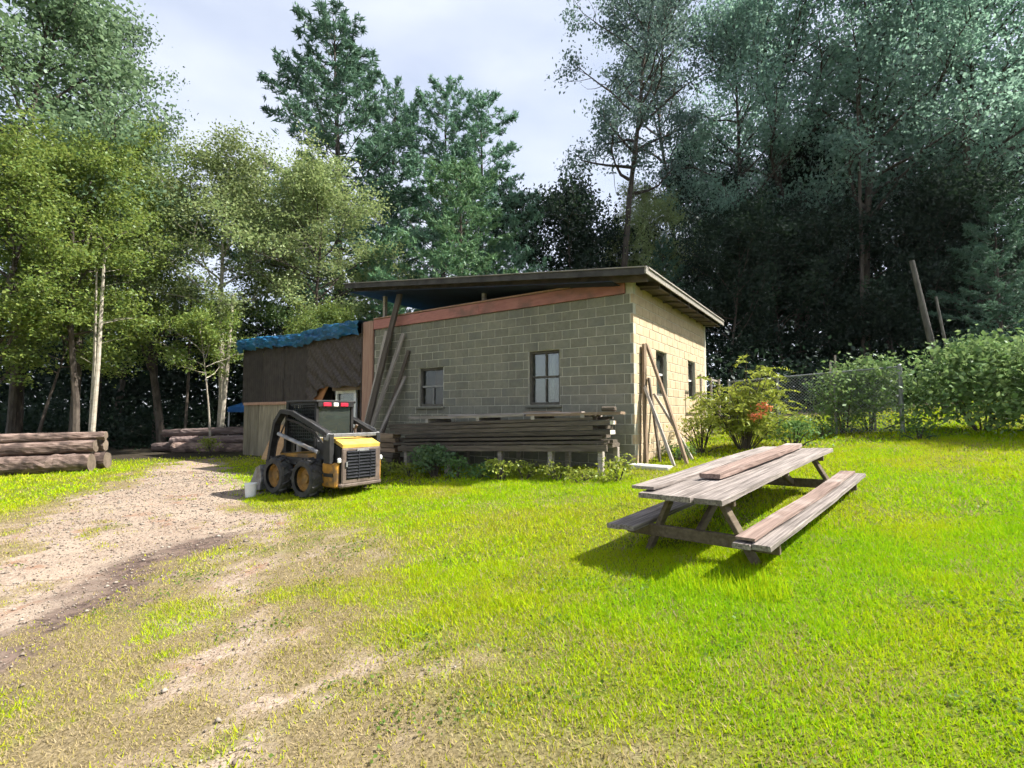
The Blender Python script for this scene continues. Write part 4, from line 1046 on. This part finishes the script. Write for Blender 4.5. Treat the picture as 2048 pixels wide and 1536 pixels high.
T = [  # name, proto, pixel column, distance, height, width, rot, leaf, bark, label, lean
    ('maple_tree', 'a', 30, 19.5, 18, 1.15, .3, 'leaf_grey', 'bark', 'tall bluish green leafy tree at the far upper left edge', (0, 0)),
    ('maple_tree', 'd', 190, 24, 21, .85, 1.9, 'leaf_grey', 'bark', 'tall tree with feathery crown reaching the top left of the sky', (0, 0)),
    ('birch_tree', 'b', 158, 17.2, 11.4, 1.15, 2.2, 'leaf_lit', 'bark', 'yellow green tree above the pale twin stems behind the log pile', (0, 0)),
    ('maple_tree', 'a', -60, 15.5, 10.5, 1.2, 1.1, 'leaf_lit', 'bark', 'sunlit yellow green tree at the left edge above the logs', (0, 0)),
    ('maple_tree', 'a', 330, 22, 13.8, 1.05, 4.4, 'leaf_lit', 'bark', 'yellow green round tree between the twin stems and the paler birch crown', (0, 0)),
    ('birch_tree', 'b', 440, 21, 13.6, 1.15, .8, 'leaf_birch', 'bark_pale', 'pale green birch with a leaning light trunk left of the annex', (.05, 0)),
    ('birch_tree', 'b', 610, 23, 13.4, 1.1, 3.7, 'leaf_birch', 'bark', 'rounded pale green tree directly behind the blue tarp roof', (0, 0)),
    ('sapling_tree', 's', 425, 20.0, 5.8, .85, 2.0, 'leaf_lit', 'bark_pale', 'slim sunlit yellow green sapling left of the blue tarp', (0, 0)),
    ('sapling_tree', 's', 70, 17.0, 6.3, 1.1, 5.0, 'leaf_lit', 'bark', 'low leafy sapling above the log pile at the left edge', (0, 0)),
    ('sapling_tree', 'e', 670, 21.5, 6.0, .75, 1.0, 'leaf_lit', 'bark', 'bright low leafy tree between the annex roof and the raised roof', (0, 0)),
    ('white_pine', 'p', 672, 29, 25.4, 1.25, .5, 'needle', 'bark', 'tallest dark pine left of centre with layered branches against the sky', (0, 0)),
    ('white_pine', 'p', 770, 31, 22.4, .95, 2.8, 'needle', 'bark', 'dark pine just right of the tallest pine', (0, 0)),
    ('white_pine', 'y', 880, 30, 22.0, 1.0, 1.7, 'needle', 'bark', 'left of the two shorter pine tops at the centre', (0, 0)),
    ('white_pine', 'y', 965, 31, 21.6, 1.15, 4.0, 'needle', 'bark', 'right of the two shorter pine tops at the centre', (0, 0)),
    ('young_pine', 'q', 920, 22, 12.6, 1.2, .9, 'needle_lit', 'bark', 'bushy bright green young pine right behind the raised roof', (0, 0)),
    ('young_pine', 'q', 1030, 25, 12.4, 1.0, 3.4, 'needle', 'bark', 'smaller green pine right of the bushy young pine', (0, 0)),
    ('young_pine', 'q', 760, 23.5, 9.6, .8, 5.4, 'needle_lit', 'bark', 'low green pine behind the left end of the raised roof', (0, 0)),
    ('oak_tree', 'e', 1120, 27, 12.6, .85, 1.2, 'leaf_shaded', 'bark', 'dark low tree filling the dip in the skyline at the centre', (0, 0)),
    ('oak_tree', 'e', 1190, 29, 12.0, .8, 3.2, 'leaf_shaded', 'bark', 'dark tree just left of the open tall aspen trunk', (0, 0)),
    ('aspen_tree', 'c', 1238, 25, 25.0, .98, .4, 'leaf_aspen', 'bark', 'tall open aspen with a forked trunk against the bright sky', (0, 0)),
    ('aspen_tree', 'c', 1370, 30, 28.0, .75, 2.6, 'leaf_aspen', 'bark', 'second airy aspen crown right of the forked aspen', (0, 0)),
    ('maple_tree', 'b', 1290, 26, 12.8, .72, 5.2, 'leaf_birch', 'bark', 'olive green slim tree beside the forked aspen trunk', (0, 0)),
    ('maple_tree', 'd', 1480, 27, 22.5, .78, 1.0, 'leaf_hazed', 'bark', 'bluish tree left of the tall wooded mass on the right', (0, 0)),
    ('maple_tree', 'd', 1610, 25, 25.5, .90, 4.7, 'leaf_hazed', 'bark', 'tall blue green tree in the bright haze at the upper right', (0, 0)),
    ('maple_tree', 'd', 1735, 23.5, 24.5, .88, 2.9, 'leaf_hazed', 'bark', 'tall tree with a dark forked trunk above the chain link fence', (0, 0)),
    ('maple_tree', 'd', 1870, 25, 27.0, .95, .2, 'leaf_hazed', 'bark', 'very tall dark tree above the leaning dead pole', (0, 0)),
    ('maple_tree', 'd', 1985, 23.0, 26.0, .95, 3.8, 'leaf_hazed', 'bark', 'tall dark tree at the upper right edge', (0, 0)),
    ('maple_tree', 'd', 2160, 24.5, 25.0, 1.0, 5.6, 'leaf_hazed', 'bark', 'tall tree cut off by the right edge', (0, 0)),
    ('oak_tree', 'a', 1400, 28, 15.0, .95, 2.3, 'leaf_shaded', 'bark', 'dark leafy tree behind the right end of the raised roof', (0, 0)),
    ('oak_tree', 'a', 1530, 28, 15.5, .95, .6, 'leaf_shaded', 'bark', 'dark leafy tree above the yellow green sumac bush', (0, 0)),
    ('oak_tree', 'a', 1660, 29, 15.5, 1.0, 5.1, 'leaf_shaded', 'bark', 'dark leafy tree in the shade above the fence', (0, 0)),
    ('oak_tree', 'a', 1800, 28, 15.0, 1.0, 3.0, 'leaf_shaded', 'bark', 'dark leafy tree in the shade behind the dead pole', (0, 0)),
    ('oak_tree', 'a', 1960, 27, 15.0, 1.0, 1.6, 'leaf_shaded', 'bark', 'dark leafy tree in the shade at the right edge', (0, 0)),
    ('oak_tree', 'e', 1455, 23.5, 9.5, .85, 1.2, 'leaf_shaded', 'bark', 'low dark tree in the shade just right of the building eave', (0, 0)),
    ('oak_tree', 'e', 1570, 24.0, 10.5, .9, 3.9, 'leaf_shaded', 'bark', 'low dark tree in the shade left of the fence', (0, 0)),
    ('oak_tree', 'e', 1690, 23.5, 9.5, .9, 5.3, 'leaf_shaded', 'bark', 'low dark tree in the shade straight above the fence end post', (0, 0)),
    ('oak_tree', 'e', 1815, 23.0, 10.0, .9, 2.1, 'leaf_shaded', 'bark', 'low dark tree in the shade left of the dead poles', (0, 0)),
    ('oak_tree', 'e', 1930, 22.5, 9.5, .9, .7, 'leaf_shaded', 'bark', 'low dark tree in the shade right of the dead poles', (0, 0)),
    ('hemlock_tree', 'q', 2010, 19.5, 8.0, 1.1, 2.0, 'needle', 'bark', 'low dark hemlock with level branches at the right edge', (0, 0)),
    ('hemlock_tree', 'q', 1330, 25, 9.0, .9, 4.0, 'needle', 'bark', 'low dark evergreen behind the right eave of the roof', (0, 0)),
    ('oak_tree', 'a', 230, 27, 15.0, 1.05, 2.7, 'leaf_mid', 'bark', 'green tree filling the wood behind the twin trunk birch', (0, 0)),
    ('oak_tree', 'a', 540, 28, 14.0, 1.0, .9, 'leaf_mid', 'bark', 'green tree in the wood behind the rounded pale green tree', (0, 0)),
]
for (nm, pr, px_, d_, H_, w_, r_, lm, bk, lb, ln) in T:
    x_, y_ = TP(px_, d_); tree(nm, pr, x_, y_, H_, w_, r_, lm, bk, lb, lean=ln)
# second pale stem of the twin birch, slender bare trunks in the dark wood
def stem(px0, px1, d, z1, r, bark, label, group=None):
    x0_, y0_ = TP(px0, d); zb = gz(x0_, y0_); x1_ = (px1 - 1024) / 1000 * d
    t = thing('tree_trunk', label, 'trunk', (x0_, y0_, zb), group=group); h = z1 - zb
    MB().tube([(0, 0, -.2), ((x1_ - x0_) * .45 + .05, 0, h * .5), (x1_ - x0_, 0, h)], [r * 1.1, r * .85, r * .55], 8).build('trunk', M[bark], t)
    rr = random.Random(px0)
    for k in range(4):
        hh = h * rr.uniform(.45, .95); a = rr.uniform(0, 6.3); L = rr.uniform(.5, 1.2)
        bx = (x1_ - x0_) * hh / h
        MB().tube([(bx, 0, hh), (bx + L * math.cos(a) * .6, L * math.sin(a) * .6, hh + L * .25), (bx + L * math.cos(a), L * math.sin(a), hh + L * .35)], [r * .22, r * .14, r * .05], 4).build('dead_branch', M[bark], t)
stem(186, 194, 16.4, 6.8, .075, 'bark_pale', 'pale right stem of the pair rising behind the left log pile')
stem(183, 180, 16.5, 6.5, .05, 'bark_pale', 'pale left stem of the pair rising behind the left log pile')
stem(441, 459, 20.6, 6.6, .10, 'bark_pale', 'light leaning trunk standing left of the annex')
stem(25, 28, 19, 9.0, .13, 'bark', 'dark trunk in the wood above the left end of the logs')
stem(150, 148, 18.6, 9.0, .14, 'bark', 'thick dark trunk left of the pale twin stems')
stem(372, 374, 21.5, 7.0, .06, 'bark', 'thin grey trunk between the log piles')
stem(310, 308, 24, 6.0, .07, 'bark', 'thin dark trunk in the wood right of the left log pile')
stem(1728, 1742, 22.6, 17.0, .09, 'bark', 'slender grey trunk in the wood above the fence')
stem(1968, 1958, 22.0, 16.0, .17, 'bark', 'thick dark trunk in the wood near the right edge')
stem(1512, 1505, 26.0, 14.0, .15, 'bark', 'dark trunk in the wood above the sumac bush')
stem(1850, 1856, 26.0, 13.0, .12, 'bark', 'dark trunk in the wood behind the dead poles')
stem(1620, 1617, 25.0, 13.0, .12, 'bark', 'dark trunk in the wood left of the fence top')

# the deep wood behind: one mass of foliage nobody could count
rs = np.random.RandomState(99)
def wood_fill(n, x0, x1, y0, y1, hz, size, name, lm, label):
    cx_ = rs.uniform(x0, x1, n // 30); cyv = rs.uniform(y0, y1, n // 30); top = hz(cx_, cyv)
    cz = G(cx_, cyv) + top * rs.rand(n // 30) ** .8
    c = np.repeat(np.stack([cx_, cyv, cz], 1), 30, 0) + rs.normal(size=(n // 30 * 30, 3)) * np.array([.9, .9, .45])
    c[:, 2] = np.maximum(c[:, 2], G(c[:, 0], c[:, 1]) + .05)
    o = link(name, leaf_mesh(name, c, size, rs), M[lm], kind='stuff'); return tag(o, label, 'woodland')
wood_fill(60000, -40, 8, 26.5, 36, lambda a, b: 5.5 + 3.5 * vnoise(a, b, 6, 3), .36, 'deep_wood', 'leaf_shaded', 'dark dense wood behind the left and centre trees')
wood_fill(46000, 6, 46, 29, 39, lambda a, b: 7.5 + 3.5 * vnoise(a, b, 6, 4), .36, 'deep_wood', 'leaf_shaded', 'dark dense wood behind the right hand trees')
wood_fill(9000, -28, -14.5, 22.5, 26.5, lambda a, b: 1.2 + 1.2 * vnoise(a, b, 3, 6), .2, 'undergrowth', 'leaf_shaded', 'dark low undergrowth behind the log piles')
wood_fill(14000, 8, 27, 18.5, 24, lambda a, b: 1.4 + 1.4 * vnoise(a, b, 3, 7), .2, 'undergrowth', 'leaf_shaded', 'dark low undergrowth behind the chain link fence')

# shrubs and weeds
def shrub(name, x, y, rx, ry, h, n, leaf, lm, label, seed, cat='shrub', clusters=60, group=None, stems=9, up=.7, droop=0.0, base=.12):
    rs = np.random.RandomState(seed); g0 = gz(x, y)
    t = thing(name, label, cat, (x, y, g0), group=group); m = MB(); C = []
    for k in range(clusters):
        a = rs.rand() * 6.283; q = rs.rand() ** .5; zz = h * (base + (1 - base) * rs.rand() ** .7); rr = math.sqrt(max(0, 1 - (zz / (h * 1.08)) ** 2.4)) * q
        c = np.array([rx * rr * math.cos(a), ry * rr * math.sin(a), zz]); s = .16 * (rx + h) / 2 * rs.uniform(.7, 1.3) + .03
        C.append(c + rs.normal(size=(max(3, n // clusters), 3)) * np.array([s, s, s * .55]))
        if k < stems: m.tube([(0.12 * c[0], .12 * c[1], -.05), (c[0] * .55, c[1] * .55, zz * .62), tuple(c)], [.018, .013, .006], 5)
    m.build('stems', M['bark'], t)
    C = np.vstack(C); C[:, 2] = np.maximum(C[:, 2], .02)
    link('foliage', leaf_mesh('foliage', C, leaf, rs, up, .55), M[lm], t); return t
shrub('leafy_shrub', 8.55, 12.0, 1.05, .75, 1.6, 5200, .10, 'leaf_shrub', 'green leafy shrub behind the fence by its thick end post', 1, clusters=110)
shrub('leafy_shrub', 9.75, 10.4, 1.25, 1.1, 1.75, 7600, .11, 'leaf_shrub', 'largest rounded green shrub below the leaning dead poles', 2, clusters=150)
shrub('leafy_shrub', 9.9, 8.95, 1.2, 1.15, 1.60, 7600, .10, 'leaf_shrub', 'broad green shrub cut off by the right edge of the lawn', 3, clusters=150)
shrub('vine_shrub', 7.9, 11.9, .75, .35, 1.35, 1700, .08, 'leaf_mid', 'thin vine tangle hanging on the chain link fence', 4, clusters=60)
# sumac: compound leaves on a few arching stems
def sumac(x, y, h, rx, label, seed):
    rs = np.random.RandomState(seed); g0 = gz(x, y); t = thing('sumac_bush', label, 'bush', (x, y, g0)); m = MB(); C = []; D = []
    for k in range(34):
        a = rs.rand() * 6.283; q = rs.rand() ** .6; top = np.array([rx * q * math.cos(a), rx * q * math.sin(a), h * (1.05 - .5 * q * q) * rs.uniform(.55, 1)])
        m.tube([(top[0] * .1, top[1] * .1, -.05), (top[0] * .5, top[1] * .5, top[2] * .6), tuple(top)], [.014, .010, .005], 5)
        for f in range(13):
            b = top * rs.uniform(.35, 1); aa = rs.rand() * 6.283; d = np.array([math.cos(aa), math.sin(aa), rs.uniform(-.1, .5)])
            L = rs.uniform(.25, .45)
            for j in range(8):
                s = (j + 1) / 8; p = b + d * L * s + np.array([0, 0, -.18 * s * s]); sd = np.cross(d, (0, 0, 1))
                for sg in (-1, 1): C.append(p + sd * sg * .045); D.append(sd * sg + d * .4)
    m.build('stems', M['bark'], t)
    link('foliage', leaf_mesh('foliage', np.array(C), .10, rs, .9, .36, np.array(D)), M['leaf_sumac'], t)
    fl = rs.normal(size=(130, 3)) * np.array([.10, .10, .08]); fl *= .7; fl[:60] += (-.12, -.75, .72); fl[60:] += (.06, -.72, .90)
    link('flowers', leaf_mesh('flowers', fl, .055, rs, .3, .8), M['flower'], t, kind='stuff'); return t
sumac(5.05, 10.9, 2.05, 1.2, 'yellow green sumac bush with orange blossom beside the sunlit wall', 6)
shrub('weed_plant', 4.1, 10.9, .5, .5, .8, 900, .07, 'leaf_sumac', 'pale green weeds left of the sumac bush at the sunlit wall', 8, cat='weed', clusters=40, stems=14)
shrub('weed_plant', 5.9, 10.5, .55, .5, .55, 900, .07, 'leaf_weed', 'low green weeds right of the sumac bush', 9, cat='weed', clusters=40, stems=10)
p = B(-4.1, -1.35); shrub('weed_plant', p.x, p.y, .55, .4, .62, 1100, .085, 'leaf_weed_b', 'tallest bluish leafy weed in front of the lumber rack', 10, cat='weed', clusters=36, stems=12)
WL_ = ['low green weed tuft growing along the foot of the lumber rack']
for i, lx in enumerate((-6.6, -6.0, -5.4, -4.8, -3.4, -2.9, -2.2, -1.6, -.9, -.3, .25)):
    p = B(lx + rng.uniform(-.15, .15), -1.35 - rng.uniform(0, .25))
    shrub('weed_plant', p.x, p.y, .36, .28, rng.uniform(.20, .38), 330, .065, rng.choice(('leaf_weed', 'leaf_weed', 'leaf_sumac')), WL_[0], 20 + i, cat='weed', clusters=18, stems=6, group='weeds along the lumber rack')
for i, (x_, y_, lb) in enumerate(((8.1, 10.0, 'small weed clump in front of the fence end post'), (7.2, 11.6, 'weed clump at the foot of the chain link fence'), (3.4, 10.3, 'weed clump among the leaning boards at the building corner'))):
    shrub('weed_plant', x_, y_, .30, .25, .30, 420, .05, 'leaf_weed', lb, 40 + i, cat='weed', clusters=20, stems=6)
shrub('weed_plant', -11.0, 18.3, .35, .35, .6, 360, .08, 'leaf_sumac', 'pale green weed in front of the far log pile', 50, cat='weed', clusters=18, stems=6)

def tuft(x, y, r, h, n, label, seed, lm='leaf_weed'):
    q = np.random.RandomState(seed); a = q.rand(n) * 6.283; rr = r * q.rand(n) ** .6; bx = rr * np.cos(a); by = rr * np.sin(a)
    b = q.rand(n) * 6.283; L = h * q.uniform(.45, 1.1, n); t = q.uniform(.1, .8, n); w = .005
    bz = G(x + bx, y + by) - gz(x, y) - .01
    P = np.stack([np.stack([bx - w * np.sin(b), by + w * np.cos(b), bz], 1), np.stack([bx + w * np.sin(b), by - w * np.cos(b), bz], 1), np.stack([bx + np.cos(b) * np.sin(t) * L, by + np.sin(b) * np.sin(t) * L, bz + np.cos(t) * L], 1)], 1)
    o = link('grass_tuft', np_mesh('grass_tuft', P.reshape(-1, 3), np.arange(3 * n).reshape(-1, 3), {'tint': np.repeat(q.uniform(.55, 1.0, n), 3)}), M['grass']); o.location = (x, y, gz(x, y)); return tag(o, label, 'grass tuft')
tuft(1.78, 3.76, .26, .13, 500, 'long grass tuft under the near end of the right picnic bench', 1)
tuft(1.42, 4.05, .30, .12, 500, 'long grass tuft under the near legs of the picnic table', 2)
tuft(3.2, 5.1, .35, .11, 450, 'long grass strip along the middle of the right picnic bench', 3)
# ------------------------------------------------------------------ grass and gravel
rs = np.random.RandomState(7)
def in_building(x, y):
    dx_, dy_ = x - C0.x, y - C0.y; lx = dx_ * _c + dy_ * _s; ly = -dx_ * _s + dy_ * _c
    return (lx > -15) & (lx < 0) & (ly > -.02) & (ly < 6)
Vs, Ts = [], []
def blades(n, d0, d1, wid, len_, spread=1.25):
    d = np.sqrt(rs.uniform(d0 ** 2, d1 ** 2, n)); x = (rs.uniform(-1, 1, n)) * (spread * d + .6); y = d
    dirt, lush, stain = masks(x, y)
    keep = (rs.rand(n) > np.clip(dirt * 1.25 - .16, 0, .97)) & ~in_building(x, y)
    under = sstep(17.0, 20, y + .15 * np.abs(x)) ; keep &= rs.rand(n) > under
    x, y, dirt, lush = x[keep], y[keep], dirt[keep], lush[keep]; n = len(x)
    keep2 = rs.rand(n) < .55 + .45 * lush; x, y, dirt, lush = x[keep2], y[keep2], dirt[keep2], lush[keep2]; n = len(x)
    z = G(x, y); az = rs.rand(n) * 6.283; L = len_ * (.6 + .4 * lush) * rs.uniform(.35, 1.3, n) * (1 + 1.1 * (fbm(x, y, .45, 71) - .5))
    spot = sstep(.52, .72, .6 * fbm(x, y, .9, 91) + .4 * vnoise(x, y, .22, 93))
    dryb = rs.rand(n) < (.62 - .56 * lush) + .34 * spot
    tilt = np.where(dryb, rs.uniform(.6, 1.35, n), rs.uniform(.25, 1.15, n))
    w = wid * rs.uniform(.6, 1.3, n)
    dirx, diry = np.cos(az), np.sin(az); tx = x + dirx * np.sin(tilt) * L; ty = y + diry * np.sin(tilt) * L; tz_ = z + np.cos(tilt) * L
    b2 = rs.rand(n) * 6.283; sx, sy = np.cos(b2) * w, np.sin(b2) * w
    V = np.stack([np.stack([x - sx, y - sy, z - .004], 1), np.stack([x + sx, y + sy, z - .004], 1), np.stack([tx, ty, tz_], 1)], 1)
    pat = sstep(.25, .75, fbm(x, y, 1.3, 81)); tint = np.where(dryb, rs.uniform(0, .3, n), .36 + .16 * lush + (.30 * pat + .16 * sstep(7, 2.5, y - .35 * x)) * lush + rs.uniform(-.22, .24, n))
    Vs.append(V.reshape(-1, 3)); Ts.append(np.repeat(np.clip(tint, 0, 1), 3))
blades(330000, 1.2, 5, .0042, .047)
blades(230000, 5, 10, .0072, .058)
blades(150000, 10, 21, .015, .075)
V = np.vstack(Vs); Tt = np.concatenate(Ts)
me = np_mesh('grass', V, np.arange(len(V)).reshape(-1, 3), {'tint': Tt})
tag(link('grass', me, M['grass'], kind='stuff'), 'short bright green and dry yellow lawn grass', 'grass')
# clover and other flat weeds growing in patches between the blades
n = 60000; d = np.sqrt(rs.uniform(1.2 ** 2, 9 ** 2, n)); x = rs.uniform(-1.2, 1.2, n) * d; y = d
dirt, lush, stain = masks(x, y); k = (rs.rand(n) < sstep(.56, .74, .55 * fbm(x, y, 1.0, 61) + .45 * vnoise(x, y, .3, 62)) * (1 - dirt)); x, y = x[k], y[k]
Cc = np.stack([x, y, G(x, y) + rs.uniform(.012, .04, len(x))], 1)
tag(link('clover', leaf_mesh('clover', Cc, .022, rs, 1.6, .8), M['leaf_clover'], kind='stuff'), 'low clover leaves in patches of the lawn', 'clover')
# stones on the drive
n = 26000; d = np.sqrt(rs.uniform(1.5 ** 2, 14 ** 2, n)); x = rs.uniform(-1.25, .1, n) * d - .3; y = d
dirt, lush, stain = masks(x, y); k = rs.rand(n) < np.clip(dirt * 1.3 - .25, 0, 1); x, y = x[k], y[k]; n = len(x)
s = rs.uniform(.005, .014, n) * (.7 + .06 * y) ; s[rs.rand(n) < .06] *= 2.2
o8 = np.array([(1, 0, 0), (0, 1, 0), (-1, 0, 0), (0, -1, 0), (0, 0, .6), (0, 0, -.6)], float)
V = o8[None] * s[:, None, None] * rs.uniform(.7, 1.3, (n, 6, 3)); a = rs.rand(n) * 6.3
Vr = V.copy(); Vr[..., 0] = V[..., 0] * np.cos(a)[:, None] - V[..., 1] * np.sin(a)[:, None]; Vr[..., 1] = V[..., 0] * np.sin(a)[:, None] + V[..., 1] * np.cos(a)[:, None]
Vr += np.stack([x, y, G(x, y) + .008 + s * .2], 1)[:, None]
F0 = np.array([(0, 1, 4), (1, 2, 4), (2, 3, 4), (3, 0, 4), (1, 0, 5), (2, 1, 5), (3, 2, 5), (0, 3, 5)])
F = (F0[None] + (np.arange(n) * 6)[:, None, None]).reshape(-1, 3)
tag(link('gravel', np_mesh('gravel', Vr.reshape(-1, 3), F), M['pebble'], kind='stuff'), 'loose pale gravel stones scattered over the drive', 'gravel')

# ------------------------------------------------------------------ thin haze volume, added to hint at lens glare over the right trees
hm, hn, ho = newmat('haze'); pv = hn.nodes.new('ShaderNodeVolumePrincipled')
pv.inputs['Color'].default_value = (.80, .93, 1.0, 1); pv.inputs['Density'].default_value = HAZE; pv.inputs['Anisotropy'].default_value = .35
hn.links.new(pv.outputs[0], ho.inputs['Volume'])
hz_ = MB().box((0, 40, 15.5), (900, 1040, 38)).build('haze', hm, kind='stuff')
tag(hz_, 'thin haze added to hint at the lens glare over the trees', 'haze')
